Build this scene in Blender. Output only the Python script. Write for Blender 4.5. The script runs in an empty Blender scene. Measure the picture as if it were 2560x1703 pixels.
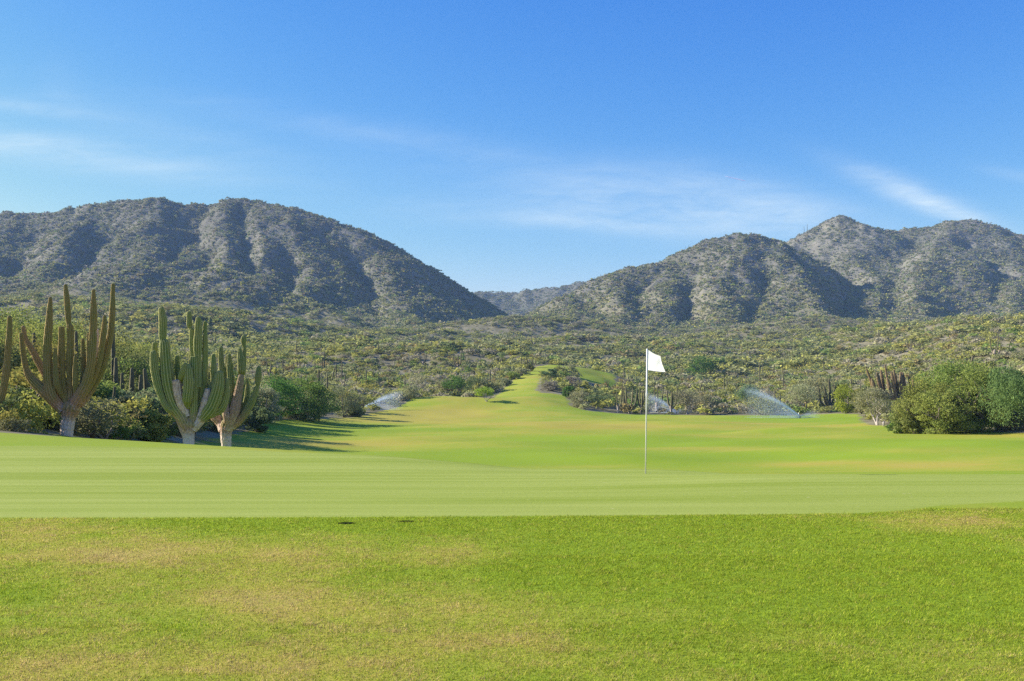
import bpy, math, random
import numpy as np

R = math.radians
scene = bpy.context.scene
COL = scene.collection

# ------------------------------------------------------------------ camera
F = 2489.0            # focal length in pixels of the 2560 px wide photograph (35 mm lens)
HZ = 946.0            # image row of the horizon
CH = 1.6              # camera height
cam = bpy.data.cameras.new('camera')
cam.sensor_width = 36.0
cam.lens = 36.0 * F / 2560.0
cam.shift_y = (HZ - 851.5) / 2560.0
cam.clip_start = 0.1
cam.clip_end = 30000
camo = bpy.data.objects.new('camera', cam)
camo.location = (0, 0, CH)
camo.rotation_euler = (R(90), 0, 0)
COL.objects.link(camo)
scene.camera = camo

# ------------------------------------------------------------------ sun, sky, exposure
SUN_EL, SUN_BACK = 27.0, 9.0      # elevation; degrees behind the straight-left direction
sx = -math.cos(R(SUN_EL)) * math.cos(R(SUN_BACK))
sy = math.cos(R(SUN_EL)) * math.sin(R(SUN_BACK))
sz = math.sin(R(SUN_EL))
sun = bpy.data.lights.new('sun', 'SUN')
sun.energy = 5.0
sun.angle = R(0.5)
sun.color = (1.0, 0.93, 0.82)
suno = bpy.data.objects.new('sun', sun)
from mathutils import Vector
suno.rotation_euler = Vector((sx, sy, sz)).to_track_quat('Z', 'Y').to_euler()
suno.location = (-60, 10, 60)
COL.objects.link(suno)

scene.view_settings.view_transform = 'Standard'
scene.view_settings.look = 'None'
scene.view_settings.gamma = 1.0
scene.view_settings.exposure = 0.92
scene.view_settings.use_curve_mapping = False
scene.cycles.use_denoising = False
scene.cycles.filter_width = 1.45
scene.cycles.max_bounces = 6
scene.cycles.transparent_max_bounces = 16
scene.cycles.volume_bounces = 0


class NT:
    """small helper to write node trees"""
    def __init__(self, nt):
        self.nt = nt
        nt.nodes.clear()

    def n(self, t, **kw):
        nd = self.nt.nodes.new(t)
        for k, v in kw.items():
            setattr(nd, k, v)
        return nd

    def l(self, a, b):
        self.nt.links.new(a, b)

    def _in(self, sock, v):
        if isinstance(v, bpy.types.NodeSocket):
            self.l(v, sock)
        else:
            if sock.type == 'RGBA' and len(v) == 3:
                v = (*v, 1)
            sock.default_value = v

    def m(self, op, a, b=0.0, c=None, clamp=False):
        nd = self.n('ShaderNodeMath', operation=op, use_clamp=clamp)
        self._in(nd.inputs[0], a)
        self._in(nd.inputs[1], b)
        if c is not None:
            self._in(nd.inputs[2], c)
        return nd.outputs[0]

    def ss(self, v, lo, hi, a=0.0, b=1.0):
        nd = self.n('ShaderNodeMapRange', interpolation_type='SMOOTHSTEP')
        self._in(nd.inputs['Value'], v)
        nd.inputs['From Min'].default_value = lo
        nd.inputs['From Max'].default_value = hi
        nd.inputs['To Min'].default_value = a
        nd.inputs['To Max'].default_value = b
        return nd.outputs['Result']

    def mix(self, fac, a, b, blend='MIX'):
        nd = self.n('ShaderNodeMix', data_type='RGBA', blend_type=blend)
        self._in(nd.inputs['Factor'], fac)
        self._in(nd.inputs['A'], a)
        self._in(nd.inputs['B'], b)
        return nd.outputs['Result']

    def noise(self, vec, scale, detail=4, rough=0.55, dist=0.0):
        nd = self.n('ShaderNodeTexNoise')
        if vec is not None:
            self.l(vec, nd.inputs['Vector'])
        nd.inputs['Scale'].default_value = scale
        nd.inputs['Detail'].default_value = detail
        nd.inputs['Roughness'].default_value = rough
        nd.inputs['Distortion'].default_value = dist
        return nd.outputs['Fac']

    def mapping(self, vec, scale=(1, 1, 1), rot=(0, 0, 0), loc=(0, 0, 0)):
        nd = self.n('ShaderNodeMapping')
        self.l(vec, nd.inputs['Vector'])
        nd.inputs['Scale'].default_value = scale
        nd.inputs['Rotation'].default_value = rot
        nd.inputs['Location'].default_value = loc
        return nd.outputs['Vector']

    def attr(self, name, out='Fac'):
        nd = self.n('ShaderNodeAttribute', attribute_name=name)
        return nd.outputs[out]

    def comb(self, x, y, z=0.0):
        nd = self.n('ShaderNodeCombineXYZ')
        self._in(nd.inputs[0], x)
        self._in(nd.inputs[1], y)
        self._in(nd.inputs[2], z)
        return nd.outputs[0]


world = bpy.data.worlds.new('World')
scene.world = world
world.use_nodes = True
w = NT(world.node_tree)
sky = w.n('ShaderNodeTexSky', sky_type='NISHITA', sun_disc=False)
sky.sun_elevation = R(SUN_EL)
# Nishita: rotation 0 puts the sun at +Y, growing clockwise seen from above
sky.sun_rotation = math.atan2(sx, sy)
sky.altitude = 100
sky.air_density = 1.0
sky.dust_density = 0.3
sky.ozone_density = 3.0
tc = w.n('ShaderNodeTexCoord')
sep = w.n('ShaderNodeSeparateXYZ')
w.l(tc.outputs['Generated'], sep.inputs[0])
dy = w.m('MAXIMUM', sep.outputs[1], 0.02)
su = w.m('DIVIDE', sep.outputs[0], dy)
sv = w.m('DIVIDE', sep.outputs[2], dy)
# thin cirrus streaks: (centre u, v, half length, half thickness, slope angle, strength)
CIRRUS = [
    (60, 366, 330, 34, 7, 0.50), (330, 400, 420, 55, 8, 0.26), (40, 268, 170, 18, 7, 0.32), (330, 300, 420, 40, 12, 0.14),
    (900, 330, 620, 34, 10, 0.16), (1400, 440, 420, 60, 8, 0.16),
    (1740, 535, 360, 60, 6, 0.68), (1480, 556, 170, 16, 4, 0.40), (1900, 500, 260, 60, 14, 0.32),
    (2290, 486, 175, 30, 21, 0.72), (2370, 528, 130, 22, 17, 0.50), (2545, 440, 90, 18, 12, 0.20),
    (1250, 540, 330, 40, 3, 0.22), (150, 210, 60, 50, 60, 0.10),
]
total = None
for (px, py, a, b, ang, st) in CIRRUS:
    cu, cv = (px - 1280) / F, (HZ - py) / F
    ca, sa = math.cos(R(-ang)), math.sin(R(-ang))
    du = w.m('SUBTRACT', su, cu)
    dv = w.m('SUBTRACT', sv, cv)
    p = w.m('ADD', w.m('MULTIPLY', du, ca), w.m('MULTIPLY', dv, sa))
    q = w.m('ADD', w.m('MULTIPLY', du, -sa), w.m('MULTIPLY', dv, ca))
    p2 = w.m('POWER', w.m('ABSOLUTE', w.m('DIVIDE', p, a / F)), 2.0)
    q2 = w.m('POWER', w.m('ABSOLUTE', w.m('DIVIDE', q, b / F)), 2.0)
    g = w.m('MULTIPLY', w.m('POWER', 2.718, w.m('MULTIPLY', w.m('ADD', p2, q2), -1.0)), st)
    total = g if total is None else w.m('ADD', total, g)
uv = w.comb(su, sv, 0.0)
streak = w.noise(w.mapping(uv, (5, 32, 1), (0, 0, R(9))), 1.0, 5, 0.6, 0.5)
wisp = w.noise(w.mapping(uv, (22, 90, 1), (0, 0, R(16))), 1.0, 4, 0.65, 0.8)
stk = w.m('ADD', w.ss(streak, 0.25, 0.78, 0.35, 1.15), w.m('MULTIPLY', w.m('SUBTRACT', wisp, 0.5), 0.8))
cl = w.m('MULTIPLY', total, w.m('MAXIMUM', stk, 0.0), clamp=True)
# deepen the blue of the Nishita sky towards the saturated winter sky of the place
sc_ = w.n('ShaderNodeSeparateColor')
w.l(sky.outputs[0], sc_.inputs[0])
cc = w.n('ShaderNodeCombineColor')
for i, (g, kk) in enumerate(((2.05, 0.205), (1.21, 0.53), (0.34, 2.48))):
    w.l(w.m('MULTIPLY', w.m('POWER', w.m('MINIMUM', sc_.outputs[i], 5.0), g), kk), cc.inputs[i])
skyc = w.mix(w.m('MULTIPLY', cl, 0.72), cc.outputs[0], (4.3, 4.9, 5.1))
bg = w.n('ShaderNodeBackground')
w.l(skyc, bg.inputs['Color'])
bg.inputs['Strength'].default_value = 0.11
wo = w.n('ShaderNodeOutputWorld')
w.l(bg.outputs[0], wo.inputs['Surface'])

# ------------------------------------------------------------------ mesh helpers
rng = np.random.default_rng(11)


def U(px):
    return (px - 1280.0) / F


def PT(px, py, Y):
    return np.array([U(px) * Y, Y, CH + (HZ - py) / F * Y])


def link(name, data, parent=None):
    o = bpy.data.objects.new(name, data)
    COL.objects.link(o)
    if parent is not None:
        o.parent = parent
    return o


def tag(o, label=None, cat=None, group=None, kind=None):
    if label: o['label'] = label
    if cat: o['category'] = cat
    if group: o['group'] = group
    if kind: o['kind'] = kind
    return o


def mesh_np(name, V, faces, mats, attrs=None, color=None, smooth=False, midx=None):
    """V (n,3); faces: list of (m,k) int arrays; attrs {name: per-vertex floats}; color per-vertex (n,3)"""
    me = bpy.data.meshes.new(name)
    V = np.ascontiguousarray(V, dtype=np.float32)
    faces = [f for f in (faces if isinstance(faces, list) else [faces]) if len(f)]
    me.vertices.add(len(V))
    me.vertices.foreach_set('co', V.ravel())
    loops = np.concatenate([f.ravel() for f in faces]).astype(np.int32)
    tot = np.concatenate([np.full(len(f), f.shape[1], np.int32) for f in faces])
    start = np.concatenate([[0], np.cumsum(tot)[:-1]]).astype(np.int32)
    me.loops.add(len(loops))
    me.loops.foreach_set('vertex_index', loops)
    me.polygons.add(len(tot))
    me.polygons.foreach_set('loop_start', start)
    me.polygons.foreach_set('loop_total', tot)
    if midx is not None:
        me.polygons.foreach_set('material_index', np.asarray(midx, np.int32))
    me.polygons.foreach_set('use_smooth', np.full(len(tot), smooth, bool))
    for k, a in (attrs or {}).items():
        at = me.attributes.new(k, 'FLOAT', 'POINT')
        at.data.foreach_set('value', np.asarray(a, np.float32))
    if color is not None:
        at = me.attributes.new('Col', 'FLOAT_COLOR', 'POINT')
        c4 = np.ones((len(V), 4), np.float32)
        c4[:, :3] = color
        at.data.foreach_set('color', c4.ravel())
    me.update(calc_edges=True)
    for mt in (mats if isinstance(mats, list) else [mats]):
        me.materials.append(mt)
    return me


def hash2(ix, iy, seed):
    h = (ix.astype(np.int64) * 374761393 + iy.astype(np.int64) * 668265263 + seed * 1442695041) & 0x7fffffff
    h = ((h ^ (h >> 13)) * 1274126177) & 0x7fffffff
    return ((h ^ (h >> 16)) & 0xffff) / 65535.0


def vnoise(x, y, seed=0):
    ix, iy = np.floor(x), np.floor(y)
    fx, fy = x - ix, y - iy
    fx = fx * fx * fx * (fx * (fx * 6 - 15) + 10)
    fy = fy * fy * fy * (fy * (fy * 6 - 15) + 10)
    a = hash2(ix, iy, seed); b = hash2(ix + 1, iy, seed)
    c = hash2(ix, iy + 1, seed); d = hash2(ix + 1, iy + 1, seed)
    return a + (b - a) * fx + (c - a) * fy + (a - b - c + d) * fx * fy


def fbm(x, y, octv=4, seed=0, gain=0.5):
    s, amp, t = 0.0, 1.0, 0.0
    for i in range(octv):
        s = s + amp * (vnoise(x * 2 ** i + 17.3 * i, y * 2 ** i - 9.1 * i, seed + i) - 0.5)
        t += amp
        amp *= gain
    return s / t * 2.0          # about -1 .. 1


def pchip(x, y, xn):
    """monotone cubic along axis 0 of y"""
    x = np.asarray(x, float); y = np.asarray(y, float)
    h = np.diff(x)[:, None]
    d = np.diff(y, axis=0) / h
    m = np.zeros_like(y)
    same = d[:-1] * d[1:] > 0
    w1, w2 = 2 * h[1:] + h[:-1], h[1:] + 2 * h[:-1]
    with np.errstate(divide='ignore', invalid='ignore'):
        hm = (w1 + w2) / (w1 / d[:-1] + w2 / d[1:])
    m[1:-1] = np.where(same, hm, 0)
    m[0], m[-1] = d[0], d[-1]
    i = np.clip(np.searchsorted(x, xn) - 1, 0, len(x) - 2)
    t = ((xn - x[i]) / (x[i + 1] - x[i]))[:, None]
    hh = h[i]
    return ((2 * t**3 - 3 * t**2 + 1) * y[i] + (t**3 - 2 * t**2 + t) * hh * m[i] +
            (-2 * t**3 + 3 * t**2) * y[i + 1] + (t**3 - t**2) * hh * m[i + 1])


# ------------------------------------------------------------------ terrain height
TPX = [-1800, -600, 0, 300, 600, 900, 1150, 1350, 1600, 1900, 2200, 2560, 3200, 4400]
TY = [-60, 0, 8, 12, 15, 16.2, 18, 21, 25, 30, 40, 55, 75, 100, 130, 170, 200, 235, 270, 330, 400, 550, 700, 900, 1200, 1600, 2600]
TZ = np.array([
    # columns: one per TPX entry
    [0] * 14, [0] * 14, [0] * 14,
    [0] * 14,
    [0, 0, 0, 0, 0, 0, 0, 0.01, .035, .08, .10, .11, .11, .11],
    [0, 0, 0, 0, 0, 0, 0, 0, 0, .03, .03, .03, .03, .03],
    [0, 0, 0, 0, 0, 0.01, -.01, -.06, -.06, -.14, -.14, -.14, -.14, -.14],
    [0, 0, -.02, -.02, -.03, -.04, -.16, -.32, -.33, -.42, -.42, -.42, -.42, -.42],
    [0, -.03, -.07, -.09, -.15, -.34, -.66, -.75, -.76, -.76, -.76, -.72, -.7, -.7],
    [.2, 0, -.14, -.27, -.50, -.95, -1.3, -1.4, -1.4, -1.4, -1.4, -1.3, -1.2, -1],
    [1, .5, -.45, -1.0, -1.5, -2.0, -2.4, -2.6, -2.6, -2.6, -2.5, -2.3, -2, -1],
    [2.5, 1.6, -.5, -1.8, -3.0, -3.5, -3.7, -3.85, -3.85, -3.8, -3.7, -3.4, -3, -1],
    [4, 2.6, .1, -1.8, -4.1, -4.7, -4.75, -4.75, -4.7, -4.6, -4.2, -3.6, -3, 0],
    [5, 3.6, .8, -1.4, -4.3, -5.3, -5.2, -5.0, -4.9, -4.8, -4.3, -3.75, -2.5, 2],
    [6, 4.6, 1.5, -.8, -3.6, -5.5, -5.4, -5.3, -5.1, -5.1, -4.5, -3.2, 0, 6],
    [8, 6, 2.2, 0.1, -2.5, -5.1, -5.5, -5.4, -5.5, -5.5, -4.6, -1.0, 4, 10],
    [11, 8, 3.2, 1.1, -1.5, -4.2, -4.6, -4.2, -5.7, -5.7, -4.0, 2.0, 7, 14],
    [14, 11, 5, 3, 0.2, -2.6, -3.2, -1.6, -5.0, -5.0, -2.0, 6.0, 11, 18],
    [17, 13, 7, 5, 2, -1, -1.6, .8, -4.2, -4.0, 0.2, 10, 15, 22],
    [21, 17, 12, 10, 6.5, 3, 1.8, 4.6, -2.2, -1.6, 4.5, 16, 20, 27],
    [25, 22, 17, 15, 12, 8.2, 6.6, 5.6, .8, 1.6, 8.5, 20, 25, 32],
    [36, 33, 31, 29, 22.5, 16.2, 14, 13.5, 11, 12, 16.4, 25, 32, 40],
    [52, 50, 49, 46, 36.5, 26.3, 24, 23.5, 22.4, 23.5, 26, 32, 40, 48],
    [72, 70, 72, 68, 56, 43, 40, 40, 40, 40.5, 42, 47, 54, 60],
    [92, 90, 90, 86, 74, 60, 57, 56, 56, 57, 60, 66, 72, 80],
    [110, 110, 110, 105, 95, 82, 80, 78, 78, 80, 84, 90, 95, 100],
    [150, 150, 150, 150, 140, 130, 125, 125, 125, 125, 130, 140, 140, 140],
], float)
_FP = np.linspace(-1800, 4400, 621)
_FY = np.concatenate([np.linspace(-60, 14, 38), np.geomspace(15, 2600, 900)])
_T1 = pchip(TY, TZ, _FY)
_T2 = pchip(TPX, _T1.T, _FP).T
# even out the kinks between control columns
_k = np.exp(-np.linspace(-2, 2, 13) ** 2); _k /= _k.sum()
_pad = np.pad(_T2, ((0, 0), (6, 6)), mode='edge')
_T2 = sum(_k[i] * _pad[:, i:i + _T2.shape[1]] for i in range(13))


def base_z(X, Y):
    px = 1280 + F * X / np.maximum(Y, 12.0)
    i = np.interp(px, _FP, np.arange(len(_FP)))
    j = np.interp(Y, _FY, np.arange(len(_FY)))
    i0 = np.clip(i.astype(int), 0, len(_FP) - 2); j0 = np.clip(j.astype(int), 0, len(_FY) - 2)
    a, b = i - i0, j - j0
    return (_T2[j0, i0] * (1 - a) * (1 - b) + _T2[j0, i0 + 1] * a * (1 - b) + _T2[j0 + 1, i0] * (1 - a) * b + _T2[j0 + 1, i0 + 1] * a * b)


# ridge lines of the hills: (photo column, photo row of the crest, distance)
RIDGES = [  # (side slope, extra steepening with distance, crest rounding, points)
    # left hill, skyline, ending in a blunt nose on the right
    (0.80, 0.0, 14, [(-1500, 700, 1500), (-900, 590, 1450), (-500, 560, 1400), (-200, 548, 1350), (0, 540, 1320), (130, 534, 1320), (217, 521, 1310), (315, 503, 1300),
     (380, 501, 1300), (467, 508, 1300), (527, 516, 1300), (586, 500, 1300), (652, 508, 1300), (738, 532, 1290)]),
    (0.46, 0.00055, 12, [(700, 520, 1290), (738, 532, 1288), (825, 558, 1278)]),
    # its spurs
    (0.56, 0, 8, [(413, 507, 1300), (385, 560, 1210), (352, 640, 1090), (325, 720, 970), (300, 790, 850)]),
    (0.56, 0, 8, [(217, 521, 1310), (180, 580, 1200), (140, 660, 1060), (110, 720, 960)]),
    (0.56, 0, 8, [(60, 540, 1320), (10, 600, 1190), (-40, 680, 1040)]),
    (0.56, 0, 8, [(586, 500, 1300), (556, 570, 1200), (540, 650, 1080), (560, 740, 960)]),
    (0.56, 0, 8, [(652, 506, 1300), (664, 600, 1180), (655, 680, 1070)]),
    (0.60, 0, 7, [(738, 536, 1290), (765, 610, 1190), (758, 700, 1070), (775, 780, 960)]),
    (0.55, 0, 7, [(850, 575, 1260), (905, 660, 1150), (965, 750, 1030), (1010, 805, 930)]),
    # the low hill in front of it
    (0.60, 0, 9, [(150, 720, 950), (250, 678, 960), (420, 668, 960), (573, 688, 950), (706, 736, 920), (821, 786, 880), (880, 815, 840)]),
    (0.60, 0, 9, [(-60, 690, 940), (120, 712, 900), (260, 745, 850), (330, 780, 800)]),
    # front hill on the right, blunt on the right too
    (0.62, 0, 14, [(1285, 826, 1040), (1356, 788, 1090), (1427, 754, 1130), (1493, 726, 1160), (1540, 697, 1180), (1588, 670, 1200), (1653, 660, 1210), (1724, 636, 1230),
     (1784, 614, 1245), (1831, 604, 1250)]),
    (0.47, 0.0006, 12, [(1800, 610, 1247), (1831, 602, 1250), (1885, 603, 1250)]),
    (0.60, 0, 7, [(1885, 594, 1245), (1930, 645, 1170), (1990, 712, 1075), (2060, 785, 985)]),
    (0.53, 0, 9, [(1831, 604, 1250), (1812, 660, 1150), (1795, 740, 1040), (1786, 800, 950)]),
    (0.53, 0, 9, [(1653, 662, 1210), (1668, 715, 1110), (1655, 790, 990)]),
    (0.53, 0, 9, [(1540, 699, 1180), (1545, 740, 1070), (1520, 810, 950)]),
    (0.53, 0, 9, [(1427, 756, 1130), (1420, 780, 1020)]),
    # rear hills on the right
    (0.66, 0, 14, [(1700, 720, 1600), (1880, 660, 1560), (1956, 612, 1540), (2003, 588, 1530), (2051, 560, 1520), (2093, 547, 1510), (2134, 554, 1500), (2170, 565, 1500),
     (2229, 575, 1500), (2289, 575, 1500), (2324, 566, 1500), (2384, 557, 1500), (2425, 558, 1500), (2467, 568, 1500), (2514, 586, 1480), (2556, 604, 1460),
     (2650, 640, 1430), (2850, 690, 1400), (3300, 720, 1400), (4000, 700, 1500)]),
    (0.53, 0, 9, [(2093, 547, 1510), (2130, 640, 1380), (2190, 740, 1180)]),
    (0.53, 0, 9, [(2384, 557, 1500), (2345, 610, 1380), (2315, 625, 1330), (2295, 700, 1200), (2285, 790, 1040)]),
    (0.53, 0, 9, [(2556, 604, 1460), (2545, 650, 1360), (2530, 720, 1210), (2545, 790, 1060)]),
    (0.60, 0, 7, [(2750, 660, 1420), (2740, 730, 1250), (2720, 800, 1080)]),
    # far ridge in the notch
    (0.60, 0, 14, [(900, 760, 1900), (1100, 738, 1950), (1172, 732, 2000), (1250, 730, 2000), (1330, 725, 2000), (1400, 720, 2000), (1460, 708, 2000), (1520, 690, 2000), (1640, 670, 2050)]),
]
# ravines cut into them: (depth, half width, points)
RAVINES = [
    (13, 26, [(493, 520, 1285), (500, 580, 1195), (497, 650, 1085), (480, 720, 985)]), (10, 22, [(605, 545, 1265), (625, 620, 1160), (612, 690, 1060)]),
    (9, 22, [(707, 580, 1220), (715, 660, 1105), (700, 730, 1000)]), (18, 28, [(838, 590, 1220), (869, 625, 1175), (920, 700, 1065), (985, 790, 950)]),
    (9, 24, [(275, 560, 1230), (240, 620, 1120), (200, 690, 1000)]), (10, 24, [(100, 570, 1240), (60, 640, 1100), (20, 710, 980)]), (8, 20, [(455, 570, 1200), (425, 640, 1090)]),
    (9.4, 20, [(1740, 650, 1195), (1728, 720, 1085), (1695, 800, 960)]), (7.2, 18, [(1885, 630, 1185), (1892, 700, 1085), (1886, 790, 960)]), (5.8, 18, [(1600, 690, 1160), (1580, 760, 1040)]),
    (11.5, 26, [(2120, 690, 1280), (2130, 740, 1160), (2100, 800, 1000)]), (10.1, 24, [(2430, 600, 1400), (2475, 690, 1270), (2480, 760, 1130)]), (6.5, 20, [(2230, 620, 1400), (2240, 690, 1270), (2215, 760, 1130)]),
    (5.0, 18, [(1480, 730, 1110), (1470, 800, 1000)]), (5.8, 18, [(1990, 620, 1420), (2040, 680, 1330)]), (5.8, 18, [(2060, 620, 1410), (2080, 690, 1310)]),
]


def ridge_field(X, Y):
    wx = X + 20 * fbm(X / 90, Y / 90, 4, 5) + 5 * fbm(X / 22, Y / 22, 2, 6)
    wy = Y + 20 * fbm(X / 90, Y / 90, 4, 25)
    best = np.full(X.shape, -1e9)
    for sl, quad, r0, rid in RIDGES:
        pts = np.array([PT(*p) for p in rid])
        zr = np.full(X.shape, -1e9)
        for a, b in zip(pts[:-1], pts[1:]):
            ab = b[:2] - a[:2]
            t = np.clip(((wx - a[0]) * ab[0] + (wy - a[1]) * ab[1]) / (ab @ ab), 0, 1)
            d = np.hypot(wx - a[0] - t * ab[0], wy - a[1] - t * ab[1])
            e = np.sqrt(d * d + r0 * r0) - r0
            zz = a[2] + (b[2] - a[2]) * t - (sl * e * (1.0 - 0.00045 * np.minimum(d, 500)) if not quad else sl * e + quad * np.minimum(e, 330) ** 2)
            zr = np.maximum(zr, zz)
        m = 4.0
        hi = np.maximum(best, zr); lo = np.minimum(best, zr)
        best = hi + m * np.log1p(np.exp(np.clip((lo - hi) / m, -40, 0)))
    for dep, hw, rid in RAVINES:
        pts = np.array([PT(*p) for p in rid])
        n = len(pts) - 1
        cut = np.zeros(X.shape)
        for i, (a, b) in enumerate(zip(pts[:-1], pts[1:])):
            ab = b[:2] - a[:2]
            t = np.clip(((wx - a[0]) * ab[0] + (wy - a[1]) * ab[1]) / (ab @ ab), 0, 1)
            d = np.hypot(wx - a[0] - t * ab[0], wy - a[1] - t * ab[1])
            s_ = (i + t) / n
            cut = np.maximum(cut, np.maximum(0, 1 - d / hw) ** 1.2 * np.minimum(1, 0.35 + 2.2 * s_) * np.minimum(1, 0.3 + 3 * (1 - s_)))
        best = best - dep * cut
    return best


BUMPS = [  # mounds of the fairway: photo column, distance, half width across, half width in depth, height
    (1130, 214, 14, 10, 1.5), (1985, 118, 7, 4, 0.75), (1850, 96, 6, 4, 0.35), (2060, 84, 6, 4, 0.5), (2330, 82, 5, 4, 0.45),
    (1000, 112, 7, 5, 0.35), (1400, 140, 9, 6, 0.3), (1690, 150, 8, 5, 0.3), (1850, 185, 9, 5, 0.45), (760, 98, 5, 4, 0.4), (2480, 76, 5, 4, 0.4),
    (1440, 82, 6, 4, 0.3), (1180, 100, 8, 5, .3),
    (1495, 338, 17, 20, 3.6), (1600, 112, 8, 5, .35), (2150, 100, 7, 4, .4), (1300, 120, 9, 5, .35), (1120, 140, 9, 6, .35), (880, 128, 7, 5, .4), (2250, 74, 5, 4, .4), (1560, 76, 5, 3.5, .35),
    (700, 620, 60, 45, 11), (1010, 700, 70, 45, 10), (1250, 520, 42, 32, 6), (1500, 640, 66, 45, 9), (1750, 560, 55, 40, 8), (1950, 700, 76, 52, 13), (2200, 600, 56, 45, 12), (2450, 520, 56, 45, 11),
    (400, 560, 66, 50, 12), (150, 640, 76, 50, 12), (1180, 820, 76, 50, 13), (1420, 840, 80, 50, 11), (2050, 850, 86, 55, 15), (850, 460, 40, 32, 6), (1650, 440, 40, 30, 5), (2330, 400, 36, 30, 5), (1120, 400, 36, 28, 4.5),
]


def ground_z(X, Y):
    X = np.asarray(X, float); Y = np.asarray(Y, float)
    z = base_z(X, Y)
    for (px, yy, a, b, h) in BUMPS:
        z = z + h * np.exp(-((X - U(px) * yy) / a) ** 2 - ((Y - yy) / b) ** 2)
    far = np.clip((Y - 45) / 120, 0, 1)
    z = z + far * 0.42 * fbm(X / 15, Y / 12, 3, 3)
    rough = np.clip((Y - 210) / 200, 0, 1)
    z = z + rough * (3.2 * fbm(X / 55, Y / 55, 4, 9) + 0.5 * fbm(X / 9, Y / 9, 2, 12))
    hi = Y > 640
    if np.any(hi):
        rf = ridge_field(X[hi], Y[hi]) if X.ndim else ridge_field(X, Y)
        zb = z[hi]
        m = 6.0
        mx = np.maximum(zb, rf); mn = np.minimum(zb, rf)
        zz = mx + m * np.log1p(np.exp(np.clip((mn - mx) / m, -40, 0)))
        hillness = np.clip((rf - zb) / 40 + 0.3, 0, 1)
        zz = zz + hillness * (9.0 * (0.35 - np.abs(fbm(X[hi] / 62 + 0.6 * fbm(X[hi] / 50, Y[hi] / 50, 2, 43), Y[hi] / 150, 4, 41))) + 3.5 * fbm(X[hi] / 30, Y[hi] / 40, 3, 45) + 1.8 * fbm(X[hi] / 8, Y[hi] / 8, 3, 47))
        fade = np.clip((Y[hi] - 640) / 120, 0, 1)
        z[hi] = zb + (zz - zb) * fade
    return z


def gz(x, y):
    return float(ground_z(np.array([x]), np.array([y]))[0])


_YS = np.geomspace(14, 1250, 900)


def depth_at(px, py, near=30.0):
    """distance at which the ground seen in photo column px comes up to photo row py"""
    ys = _YS[_YS > near]
    z = ground_z(U(px) * ys, ys)
    row = HZ - (z - CH) / ys * F
    ok = np.nonzero(row <= py)[0]
    return float(ys[ok[0]]) if len(ok) else float(ys[-1])


# ------------------------------------------------------------------ zones of the turf
def poly_sdf(X, Y, poly):
    P = np.array(poly, float)
    d = np.full(X.shape, 1e18)
    inside = np.zeros(X.shape, bool)
    for a, b in zip(P, np.roll(P, -1, axis=0)):
        ab = b - a
        t = np.clip(((X - a[0]) * ab[0] + (Y - a[1]) * ab[1]) / (ab @ ab + 1e-12), 0, 1)
        d = np.minimum(d, (X - a[0] - t * ab[0]) ** 2 + (Y - a[1] - t * ab[1]) ** 2)
        cond = (a[1] > Y) != (b[1] > Y)
        with np.errstate(divide='ignore', invalid='ignore'):
            xi = a[0] + (Y - a[1]) * ab[0] / (ab[1] if ab[1] != 0 else 1e-9)
        inside ^= cond & (X < xi)
    d = np.sqrt(d)
    return np.where(inside, d, -d)


def flat(px, py):
    Y = F * CH / (py - HZ)
    return (U(px) * Y, Y)


GREEN = [flat(-1400, 1298), flat(-400, 1297), flat(0, 1295), flat(700, 1294), flat(1300, 1291), flat(1900, 1286), flat(2157, 1283), flat(2270, 1276),
         flat(2345, 1267), flat(2480, 1262), flat(2700, 1252), flat(3300, 1220), (20, 20), (6, 19.2), (1.0, 19.3), (-1.2, 20.2), (-3.4, 21.8), (-7, 24.0), (-11, 24.6),
         (-15, 24.4), (-22, 23), (-26, 18)]
LEFT_EDGE = [(-1400, 33), (-300, 34), (0, 35), (110, 38), (185, 44), (230, 46), (290, 52), (350, 59), (430, 68), (500, 82), (560, 96), (610, 110), (655, 126), (700, 141), (790, 152),
             (860, 164), (905, 176), (935, 186), (985, 200), (1050, 222), (1150, 226), (1205, 214), (1232, 212), (1240, 232), (1262, 252), (1282, 275), (1312, 300),
             (1322, 318), (1346, 336), (1375, 356), (1538, 358)]
RIGHT_EDGE = [(1538, 300), (1460, 296), (1436, 306), (1420, 318), (1372, 306), (1358, 292), (1350, 268), (1344, 252), (1341, 240), (1350, 231), (1412, 230), (1418, 221), (1424, 211), (1445, 203), (1480, 202), (1525, 203),
              (1620, 203), (1760, 200), (1900, 197), (2040, 194), (2100, 190), (2146, 178), (2150, 150), (2165, 136), (2220, 128), (2236, 113), (2330, 109), (2430, 106),
              (2540, 99), (2800, 92), (3400, 82), (4400, 70)]
FAIR = [(U(a) * b, b) for a, b in LEFT_EDGE + RIGHT_EDGE] + [(70, 40), (60, -70), (-60, -70)]

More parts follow.
